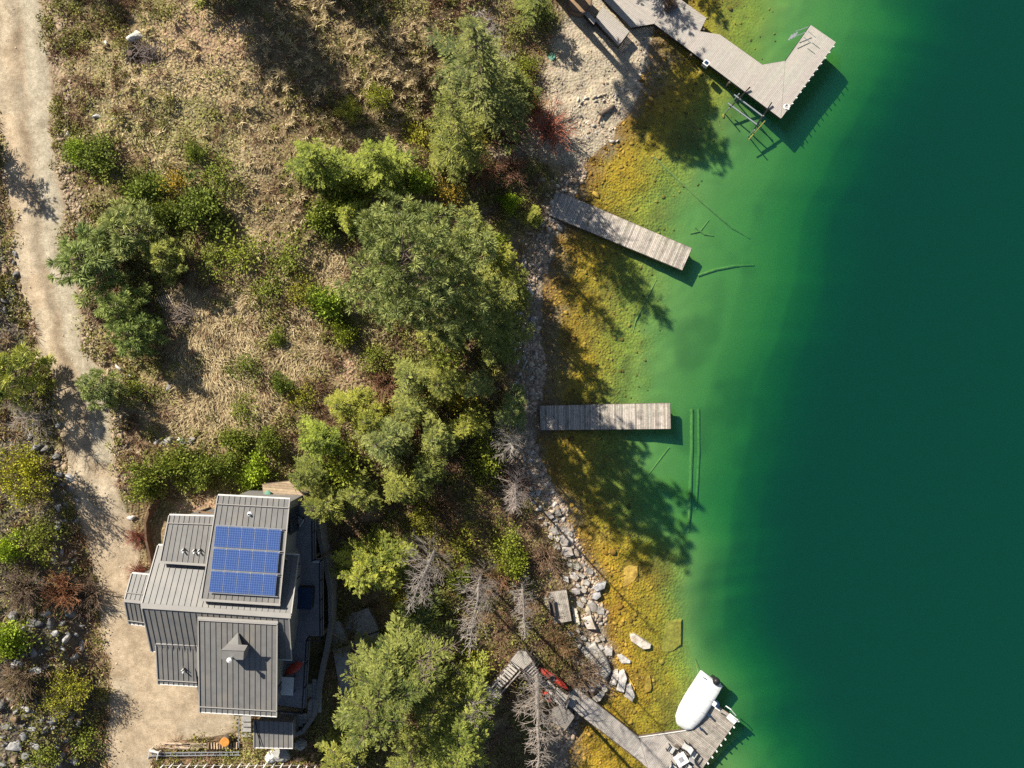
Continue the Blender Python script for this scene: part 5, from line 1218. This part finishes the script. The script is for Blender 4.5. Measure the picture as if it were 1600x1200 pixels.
# solar panels: three rows of five
PA, PB, PC, PD = [U(*a, z) for a, z in (((338.6, 821.4), 14.25), ((441, 827.7), 14.25), ((429.3, 931), 14.83), ((326, 924.5), 14.83))]
eu = (PB - PA).normalized(); ev = (PA - PD); ev = (ev - eu * ev.dot(eu)).normalized(); en = eu.cross(ev)
wid = ((PB - PA).length + (PC - PD).length) / 2; hei = ((PA - PD).length + (PB - PC).length) / 2; pw = wid / 5; ph = (hei - .18) / 3
fm = MB().box((0, 0, -.01), (pw - .008, ph - .008, .035)).mesh('panel_frame'); cm = MB().box((0, 0, .012), (pw - .042, ph - .04, .016)).mesh('panel_cells'); km = MB().box((0, ph / 2 - .03, .02), (.07, .07, .03)).mesh('clamp')
ORD = ['first', 'second', 'third', 'fourth', 'fifth']
cen = (PA + PB + PC + PD) / 4 + en * .06
for r in range(3):
    for c in range(5):
        loc = cen + eu * ((c - 2) * pw) + ev * ((1 - r) * (ph + .09))
        o = bpy.data.objects.new('solar_panel', None); COL.objects.link(o)
        o.matrix_basis = Matrix.Translation(loc) @ Matrix((eu, ev, en)).transposed().to_4x4()
        tag(o, 'blue solar panel on the roof, %s row, %s from the drive side' % (['top', 'middle', 'bottom'][r], ORD[c]), 'solar panel', 'solar panels on the house roof')
        link('panel_frame', fm, M['frame'], o); link('cell_sheet', cm, M['cells'], o)
        k = link('clamp', km, M['frame'], o); k.location = (pw / 2 * .98, 0, 0)
for r in range(4):
    p = cen + ev * ((1.5 - r) * (ph + .09)); MB().beam(p - eu * (wid / 2 + .02) - en * .05, p + eu * (wid / 2 + .18) - en * .05, .05, .05).build('mounting_rail', M['frame'], house)

# deck on the lake side of the house
DZ = 10.0
deck = empty('house_deck'); tag(deck, 'dark shaded deck with black railing on the lake side of the house', 'deck')
dp = [(440, 782), (492, 786), (493, 873), (504, 874), (505, 994), (484, 994), (477, 1107), (425, 1100)]
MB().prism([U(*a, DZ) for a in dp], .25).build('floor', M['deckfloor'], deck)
for a, b in zip(dp[1:7], dp[2:8]):
    A0, B0 = U(*a, DZ), U(*b, DZ)
    MB().beam(A0 + Vector((0, 0, 1.0)), B0 + Vector((0, 0, 1.0)), .09, .06).build('handrail', M['frame'] if a in ((493, 873),) else M['black'], deck)
    MB().beam(A0 + Vector((0, 0, .15)), B0 + Vector((0, 0, .15)), .04, .04).build('bottom_rail', M['black'], deck)
    n = max(1, int((B0 - A0).length / 1.4))
    for i in range(n + 1):
        p = A0.lerp(B0, i / n); MB().box((p.x, p.y, DZ + .5), (.06, .06, 1.0)).build('railing_post', M['black'], deck)
        post(deck, p.x - .15, p.y, DZ - .2, None, .1) if i == 0 else None
p = U(476, 935, 10.8); tub = empty('hot_tub', (p.x, p.y, DZ)); tag(tub, 'square hot tub with a blue cover on the shaded deck', 'hot tub')
MB().box((0, 0, .4), (1.05, 1.5, .8), -.06).build('shell', M['black'], tub); MB().box((0, 0, .84), (1.1, 1.55, .1), -.06).build('cover', M['blue'], tub)
p = U(454, 1050, 11.0); um = empty('patio_umbrella', (p.x, p.y, DZ)); tag(um, 'folded red patio umbrella lying on the shaded deck', 'umbrella')
mb = MB(); mb.loft([[Vector((s * 1.5 - .7, math.cos(t) * w, .35 + math.sin(t) * w * .7)) for t in [k * 2 * math.pi / 10 for k in range(10)]] for s, w in ((0, .03), (.15, .2), (.45, .34), (.75, .3), (1, .12))]); mm = mb.mesh('c', True); mm.transform(Matrix.Rotation(.6, 4, 'Z')); link('canopy', mm, M['red'], um)
MB().tube([(-.6, -.4, .35), (.9, .6, .35)], .03, 6).build('pole', M['frame'], um)
p = U(449, 1072, 10.7); tb = empty('deck_table', (p.x, p.y, DZ)); tag(tb, 'pale deck table below the red umbrella', 'table')
MB().box((0, 0, .72), (.9, 1.3, .05), -.06).build('tabletop', M['trim'], tb)
for i in (-1, 1):
    for j in (-1, 1): MB().box((.38 * i, .55 * j, .35), (.06, .06, .7)).build('leg', M['black'], tb)
p = U(465, 812, 10.6); tb = empty('deck_chair', (p.x, p.y, DZ), 1.0); tag(tb, 'wire chair at the upper end of the shaded deck', 'chair')
for n, me, mt in CP: link(n, me, M['frame'], tb)
# landing at the upper corner, lower patio, slabs
ld = empty('timber_landing'); tag(ld, 'tan timber landing between hedge and the house roof', 'deck')
random.seed(3)
planks(ld, xy([(410, 757), (452, 752), (476, 776), (470, 786), (412, 776)], 9.0), -.08, .2, lambda x, y: 9.0, M['tan_wood'], (.7, 1.0)); frame_of(ld, xy([(410, 757), (452, 752), (476, 776), (470, 786), (412, 776)], 9.0), lambda x, y: 9.0, .25)
for a in ((414, 760), (468, 780)):
    p = U(*a, 9.0); post(ld, p.x, p.y, 8.9)
o = MB().lathe(tuple(U(418, 772, 9.3)[:2]) + (9.0,), [(.2, 0), (.26, .25), (.2, .33), (.02, .36)], 14).build('green_pot', M['green']); tag(o, 'green pot on the tan timber landing', 'pot')
pt = empty('lower_patio'); tag(pt, 'shaded concrete patio below the deck', 'patio')
for pts in ([(530, 965), (575, 950), (592, 985), (548, 1000)], [(545, 1003), (592, 988), (600, 1030), (556, 1042)], [(520, 1015), (545, 1010), (556, 1090), (534, 1096)], [(512, 980), (528, 970), (545, 1005), (520, 1010)]):
    c = G(sum(a for a, b in pts) / 4, sum(b for a, b in pts) / 4); MB().prism([U(*a, c.z + .35) for a in pts], .6).build('slab', M['conc'], pt)
c = G(568, 1010); mb = MB(); mb.prism([U(*a, c.z + 1.0) for a in ((558, 1008), (570, 1000), (578, 1012), (566, 1020))], .7); tag(mb.build('patio_bench', M['grey_wood'], None, (.8, .8, .85)), 'square grey bench block on the shaded patio', 'bench')
# curved retaining wall under the deck
wl = empty('curved_wall'); tag(wl, 'curved dark retaining wall below the deck railing', 'wall')
cv = [(500, 800), (506, 840), (514, 875), (521, 915), (522, 965), (516, 1005), (508, 1040), (503, 1075), (496, 1110), (480, 1132), (462, 1140)]
for a, b in zip(cv, cv[1:]): MB().beam(U(*a, 7.0), U(*b, 7.0), .3, 2.6).build('wall_segment', M['wall'], wl)
pv = empty('paver_terrace'); tag(pv, 'curved paver terrace at the lower end of the deck', 'terrace')
for i in range(9):
    for j in range(16):
        x = 437 + i * 7.3; y = 1108 + (j - 8) * 5.2 + i * .4 - (8 if i > 6 else 0)
        if y > 1136 - max(0, (x - 465)) * .9 or y < (1112 if x < 478 else 1030) or x > 505 - abs(y - 1075) * .15: continue
        MB().prism([U(x + a, y + b, 8.0) for a, b in ((0, 0), (6.8, .4), (6.8, 5.2), (0, 4.8))], .15).build('paver', M['conc'], pv)
# retaining wall and soil trench beside the drive
rw = empty('retaining_wall'); tag(rw, 'rusty curved retaining wall between drive and house', 'wall')
cv = [(250, 778), (238, 795), (232, 815), (233, 840), (238, 862), (242, 885), (240, 905)]
for a, b in zip(cv, cv[1:]): MB().beam(U(*a, 7.9), U(*b, 7.9), .16, 1.2).build('wall_plate', surf('rusty_steel', (.13, .075, .045), .85, .4, 3) if a == cv[0] else bpy.data.materials['rusty_steel'], rw)
bx = empty('timber_trellis'); tag(bx, 'brown timber trellis at the upper left roof edge', 'trellis')
for a, b in (((305, 806), (312, 800)), ((312, 800), (338, 803)), ((318, 812), (312, 800)), ((330, 812), (334, 803))): MB().beam(U(*a, 9.5), U(*b, 9.5), .16, .16).build('beam', M['tan_wood'], bx, (.5, .4, .35))
for a in ((312, 800), (336, 803)):
    p = U(*a, 9.5); post(bx, p.x, p.y, 9.45)
# shed with its bins
sh = empty('shed'); tag(sh, 'small grey metal-roofed shed below the house', 'shed')
quad_roof(sh, [(397, 1126), (457.5, 1129), (457.5, 1168.5), (397, 1167.5)], (10.2, 9.95), 8, rail=None)
mb = MB(); b = [U(*p, 9.8) for p in ((400, 1130), (454, 1132), (454, 1163), (400, 1162))]; mb.v = [(p.x, p.y, 6.8) for p in b] + [tuple(p) for p in b]; mb.f = [(0, 1, 5, 4), (1, 2, 6, 5), (2, 3, 7, 6), (3, 0, 4, 7)]; mb.build('wall', M['wall'], sh)
mb = MB(); mb.tube([U(399, 1127, 10.28), U(402, 1145, 10.2), U(408, 1166, 10.1)], .035, 5); mb.build('cable', M['black'], sh)
def tarp(px, py, r, mat, label, seed):
    p = G(px, py); rg = np.random.default_rng(seed); n = 12; ring = []
    mb = MB(); rs = []
    for q, z in ((1, 0), (.85, .3), (.5, .5), (.08, .62)):
        rs.append([Vector((math.cos(k * 2 * math.pi / n) * r * q * rg.uniform(.8, 1.15), math.sin(k * 2 * math.pi / n) * r * q * rg.uniform(.7, 1.0), z + rg.uniform(-.06, .08))) for k in range(n)])
    mb.loft(rs); o = mb.build('tarp', mat); o.location = (p.x, p.y, p.z); return tag(o, label, 'tarp')
tarp(470, 1162, .5, M['conc'], 'crumpled grey tarp right of the shed', 1); tarp(440, 1178, .75, M['conc'], 'pale tarp heap below the shed', 2); tarp(424, 1182, .5, M['trim'], 'white crumpled sheet below the shed', 4)
boulder(466, 1186, 12, (2.0, 1.4, .9), 'ochre stone heap below the grey tarp', asp=.8); boulder(487, 1182, 8, (1.9, 1.2, .7), 'rust-coloured stone right of the ochre stone heap', asp=.8)
# steps and rail between house and shed
ss = empty('side_steps'); tag(ss, 'dark side steps with a metal rail between house and shed', 'steps')
for i in range(6): MB().prism([U(x, y, 8.2 - i * .17) for x, y in ((377, 1120 + i * 8), (392, 1120 + i * 8), (392, 1127.5 + i * 8), (377, 1127.5 + i * 8))], .16).build('tread', M['conc'], ss)
MB().tube([U(373, 1120, 9.0), U(373, 1168, 8.6)], .03, 6).build('rail', M['frame'], ss)
# barrel, lumber, firewood, ladder, fence
p = G(357, 1152); br = empty('barrel', (p.x, p.y, p.z)); tag(br, 'round barrel with a rusty orange lid beside the firewood', 'barrel')
MB().lathe((0, 0, 0), [(.33, 0), (.36, .25), (.36, .55), (.33, .8)], 18).build('body', M['dark_wood'], br, smooth=True); MB().lathe((0, 0, .8), [(.35, 0), (.35, .05), (.3, .06), (.02, .05)], 18).build('lid', M['orange'], br)
ls = empty('lumber_stack'); tag(ls, 'stack of pale boards at the lower edge of the parking area', 'lumber'); random.seed(8)
for i in range(14):
    x = 250 + random.uniform(0, 40); y = 1161 + (i % 6) * 1.6; z = 7.75 + (i // 6) * .09; L_ = random.uniform(28, 50)
    g = random.uniform(.7, 1.5); MB().beam(U(x, y, z), U(min(x + L_, 328), y + random.uniform(-1, 1.5), z), .1, .07).build('board', M['tan_wood'], ls, (g, g, g * 1.1))
fw = empty('firewood_pile'); tag(fw, 'row of split firewood next to the barrel', 'firewood')
for i in range(22):
    x = 326 + (i % 11) * 4.4; z = 7.8 + (i // 11) * .16; g = random.uniform(.5, 1.5); MB().tube([U(x, 1160 + random.uniform(0, 2), z), U(x + random.uniform(-.6, .6), 1170, z)], random.uniform(.06, .09), 6).build('log', M['tan_wood'], fw, (g, g * .95, g * .95))
ld = empty('metal_ladder'); tag(ld, 'grey metal ladder lying along the lower edge of the parking area', 'ladder')
for y in (1176.5, 1181): MB().beam(U(236, y, 7.95), U(374, y - 1.5, 7.95), .06, .08).build('rail', M['frame'], ld)
for i in range(15): MB().beam(U(238 + i * 9.6, 1176.5, 7.95), U(238 + i * 9.6, 1181, 7.95), .04, .04).build('rung', M['frame'], ld)
sw = empty('sawhorse'); tag(sw, 'pale sawhorse at the drive end of the metal ladder', 'sawhorse')
MB().beam(U(233, 1172, 8.4), U(248, 1176, 8.4), .12, .1).build('beam', M['trim'], sw)
for a, b in (((234, 1172), (231, 1186)), ((247, 1176), (244, 1190)), ((234, 1172), (239, 1168)), ((247, 1176), (252, 1172))): MB().beam(U(*a, 8.4), U(b[0], b[1], 7.6), .08, .06).build('leg', M['trim'], sw)
pf = empty('picket_fence'); tag(pf, 'white picket fence along the bottom edge of the picture', 'fence')
pm = MB(); pm.prism([(-.05, -.012, 1.0), (.05, -.012, 1.0), (.05, .012, 1.0), (-.05, .012, 1.0)], 1.0); pm.add([(-.05, -.012, 1.0), (.05, -.012, 1.0), (.05, .012, 1.0), (-.05, .012, 1.0), (0, 0, 1.1)], [(0, 1, 4), (1, 2, 4), (2, 3, 4), (3, 0, 4)]); pme = pm.mesh('picket'); pme.materials.append(M['white'])
fy = [G(258 + i * 13.2, 1192) for i in range(24)]
for p in fy:
    o = link('picket', pme, None, pf); o.location = (p.x, p.y, p.z - .05)
for h_ in (.35,):
    for a, b in zip(fy, fy[1:]): MB().beam((a.x, a.y - .04, a.z + h_), (b.x, b.y - .04, b.z + h_), .03, .05).build('fence_rail', M['grey_wood'], pf)

# ------------------------------------------------------------------ brush piles, beach things, stairs, kayaks, platform, logs
def brush(px, py, r, tint, label, n, seed):
    rg = np.random.default_rng(seed); p = G(px, py); o = empty('brush_pile', tuple(p)); tag(o, label, 'brush pile'); mb = MB()
    for i in range(n):
        a = rg.uniform(0, 6.28); c = Vector((rg.normal(0, r * .4), rg.normal(0, r * .35), rg.uniform(.05, .6))); d = Vector((math.cos(a), math.sin(a), rg.normal(0, .2))) * rg.uniform(.3, 1.0)
        mb.tube([c - d * .5, c + Vector((0, 0, rg.uniform(-.05, .1))), c + d * .5], [.028, .022, .012], 3, cap=False)
    b = mb.build('branches', M['dead'], o, tint); b['kind'] = 'stuff'
brush(232, 85, 1.3, (.6, .55, .55), 'grey brush pile below the large white boulder', 170, 1)
brush(285, 490, 1.2, (.75, .68, .62), 'grey brush pile beside the straw and the young pines', 150, 2)
st = empty('tree_stump', tuple(G(207, 87))); tag(st, 'dark uprooted stump with spreading roots beside the brush pile', 'stump')
for i in range(11):
    a = i * .571 + .2; l = random.uniform(.6, 1.3); MB().tube([(0, 0, .35), (math.cos(a) * l * .5, math.sin(a) * l * .5, .35), (math.cos(a) * l, math.sin(a) * l, .12)], [.09, .06, .02], 5).build('root', M['dead'], st, (.4, .37, .36))
MB().lathe((0, 0, 0), [(.28, 0), (.22, .5), (.02, .52)], 9).build('stump_core', M['bark'], st)
pal = empty('pallet', tuple(G(262, 473))); tag(pal, 'broken pale wooden pallet leaning by the brush pile', 'pallet')
for i in range(7): MB().box((-.45 + i * .16, .1 * i * .4, .35), (.07, .9, .03), .45).build('slat', M['tan_wood'], pal, (1.2, 1.25, 1.4))
MB().box((0, .1, .3), (1.15, .08, .06), .25).build('bearer', M['tan_wood'], pal, (.9, .9, .95))
p = G(862, 89); o = MB().lathe((p.x, p.y, p.z - .05), [(.33, 0), (.33, .14), (.29, .17), (.02, .18)], 20).build('septic_lid', M['green']); tag(o, 'round green lid set in the gravel beach', 'lid')
o = MB().tube([G(938, 180) + Vector((0, 0, .18)), G(949, 173) + Vector((0, 0, .2)), G(960, 166) + Vector((0, 0, .18))], [.17, .19, .16], 9).build('driftwood_log', M['dark_wood']); tag(o, 'short dark log lying on the gravel beach', 'log')
o = MB().tube([G(934, 192) + Vector((0, 0, .08)), G(938, 182) + Vector((0, 0, .1))], [.06, .08], 7).build('driftwood_log', M['tan_wood']); tag(o, 'short pale stick beside the dark beach log', 'log')
def sunk_log(pts, r, label):
    P = [];
    for a in pts:
        q = U(*a, 0); z = Tz(q.x, q.y); P.append(Vector((q.x, q.y, z + r * .1)))
    for i in range(1, len(P) - 1): P[i].z = max(P[i].z, (P[i - 1].z + P[i + 1].z) / 2 - .5)
    o = MB().tube(P, [r] * (len(P) - 1) + [r * .6], 8).build('sunken_log', surf('sunk', (.265, .285, .105), .9, .3, 3) if 'sunk' not in bpy.data.materials else bpy.data.materials['sunk'], None); tag(o, label, 'log')
sunk_log([(1022, 243), (1060, 277), (1100, 312), (1150, 352), (1180, 368)], .08, 'longest thin sunken log, running from the shallows toward the deep')
sunk_log([(1095, 428), (1125, 418), (1155, 412), (1187, 410)], .12, 'curved sunken log beyond the end of the slanted dock')
sunk_log([(1086, 640), (1086, 700), (1084, 770), (1080, 835)], .16, 'straight sunken log parallel to the shore, nearer of two')
sunk_log([(1097, 640), (1098, 710), (1096, 760), (1094, 800)], .12, 'straight sunken log parallel to the shore, farther of two')
sunk_log([(1028, 435), (1010, 470), (995, 500), (990, 520)], .06, 'thin sunken branch near the tip of the slanted dock')
sunk_log([(1082, 362), (1098, 358), (1112, 340)], .08, 'short forked sunken snag beside the slanted dock')
sunk_log([(1090, 352), (1105, 363), (1120, 365)], .09, 'stubby sunken snag crossing the forked one')
sunk_log([(1050, 700), (1030, 725), (1015, 745)], .06, 'thin sunken branch below the middle dock')
# plank platform on the bank
def pf_poly(pts, up):
    c = G(sum(a for a, b in pts) / len(pts), sum(b for a, b in pts) / len(pts)); return c.z + up, xy(pts, c.z + up)
zp, poly = pf_poly([(848, 927), (885, 922), (893, 970), (860, 976)], .45)
pl = empty('plank_platform'); tag(pl, 'small weathered plank platform on the bank', 'platform'); random.seed(31)
planks(pl, poly, math.atan2(poly[3][1] - poly[0][1], poly[3][0] - poly[0][0]) , .15, lambda x, y: zp, M['grey_wood'], (.75, 1.0)); frame_of(pl, poly, lambda x, y: zp)
for a in poly: post(pl, a[0] * .98 + .02 * poly[0][0], a[1] * .98 + .02 * poly[0][1], zp - .05)
p = U(863, 950, zp + .5); bn = empty('bench', (p.x, p.y, zp), 1.75); tag(bn, 'dark bench on the plank platform', 'bench')
MB().box((0, 0, .42), (1.4, .4, .05)).build('seat', M['dark_wood'], bn); MB().box((0, .24, .68), (1.4, .05, .4)).build('backrest', M['dark_wood'], bn)
for i in (-1, 1):
    for j in (-1, 1): MB().box((.6 * i, .15 * j, .2), (.06, .06, .4)).build('leg', M['dark_wood'], bn)
# stairs from the hillside to the lower dock
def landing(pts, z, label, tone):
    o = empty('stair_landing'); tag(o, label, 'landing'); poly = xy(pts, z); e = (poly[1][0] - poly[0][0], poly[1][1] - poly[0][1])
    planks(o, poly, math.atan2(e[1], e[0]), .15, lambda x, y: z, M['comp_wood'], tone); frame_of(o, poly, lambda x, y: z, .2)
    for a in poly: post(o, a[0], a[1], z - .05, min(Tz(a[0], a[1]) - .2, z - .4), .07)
    return o
def flight(a0, a1, b0, b1, z0, z1, n, label, mat='comp_wood'):
    """a0-a1: top edge, b0-b1: bottom edge (pixels)"""
    o = empty('stair_flight'); tag(o, label, 'stairs')
    A0, A1, B0, B1 = U(*a0, z0), U(*a1, z0), U(*b0, z1), U(*b1, z1)
    for i in range(n):
        s0, s1 = i / n, (i + .78) / n; zz = z0 + (z1 - z0) * (i + 1) / (n + 1)
        q = [A0.lerp(B0, s0), A1.lerp(B1, s0), A1.lerp(B1, s1), A0.lerp(B0, s1)]; MB().prism([(v.x, v.y, zz) for v in q], .04).build('tread', M[mat], o, (1.1, 1.1, 1.1))
    for p, q in ((A0, B0), (A1, B1)):
        MB().beam(p - Vector((0, 0, .2)), q - Vector((0, 0, .2)), .06, .25).build('stringer', M['dark_wood'], o)
        MB().beam(p + Vector((0, 0, .9)), q + Vector((0, 0, .9)), .07, .06).build('handrail', M['comp_wood'], o)
        for s in (.05, .5, .95):
            v = p.lerp(q, s); MB().box((v.x, v.y, v.z + .35), (.07, .07, 1.1)).build('baluster', M['dark_wood'], o)
landing([(750, 1058), (765, 1073), (782, 1079), (784, 1087), (773, 1104), (743, 1074)], 5.0, 'sunlit upper stair landing', (1.0, 1.15))  # sunlight put into a lighter plank tone
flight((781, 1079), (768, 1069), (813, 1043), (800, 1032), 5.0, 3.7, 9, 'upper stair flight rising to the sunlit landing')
landing([(798, 1032), (810, 1017), (822, 1018), (832, 1033), (818, 1046)], 3.7, 'shaded stair landing at the turn of the stairs', (.9, 1.0))  # shade at the turn put into a darker plank tone
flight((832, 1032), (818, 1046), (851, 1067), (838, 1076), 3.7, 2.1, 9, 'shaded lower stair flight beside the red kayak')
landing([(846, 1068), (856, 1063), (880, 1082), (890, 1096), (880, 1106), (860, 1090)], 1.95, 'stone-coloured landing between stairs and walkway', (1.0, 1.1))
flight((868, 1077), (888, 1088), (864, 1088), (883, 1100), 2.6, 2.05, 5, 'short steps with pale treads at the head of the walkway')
sd_ = landing([(862, 1108), (880, 1098), (898, 1120), (884, 1140), (864, 1128)], 1.5, 'small shaded side deck below the walkway head', (.5, .6))  # planks toned well down to paint in the shadow here
def kayak(a, b, z, label, tint):
    A0, B0 = U(*a, z), U(*b, z); d = (B0 - A0); L = d.length; o = empty('kayak', (A0 + B0) / 2, math.atan2(d.y, d.x)); tag(o, label, 'kayak'); mb = MB()
    rs = []
    for s, w, zz in ((-.5, .02, .1), (-.44, .1, .04), (-.3, .24, 0), (0, .3, -.02), (.3, .24, 0), (.44, .1, .04), (.5, .02, .1)):
        rs.append([Vector((s * L, math.cos(t) * w, zz + math.sin(t) * max(.04, w * .55))) for t in [k * 2 * math.pi / 10 for k in range(10)]])
    mb.loft(rs).build('hull', M['red'], o, smooth=True)
    MB().lathe((0, 0, .14), [(.26, 0), (.24, .05), (.2, .05), (.19, -.02)], 14).build('cockpit_rim', M['black'], o)
kayak((840, 1042), (888, 1077), 2.6, 'red kayak lying beside the lower stair flight', 1); kayak((848, 1080), (860, 1096), 2.3, 'short red kayak half hidden by the leaning bare tree', 1)
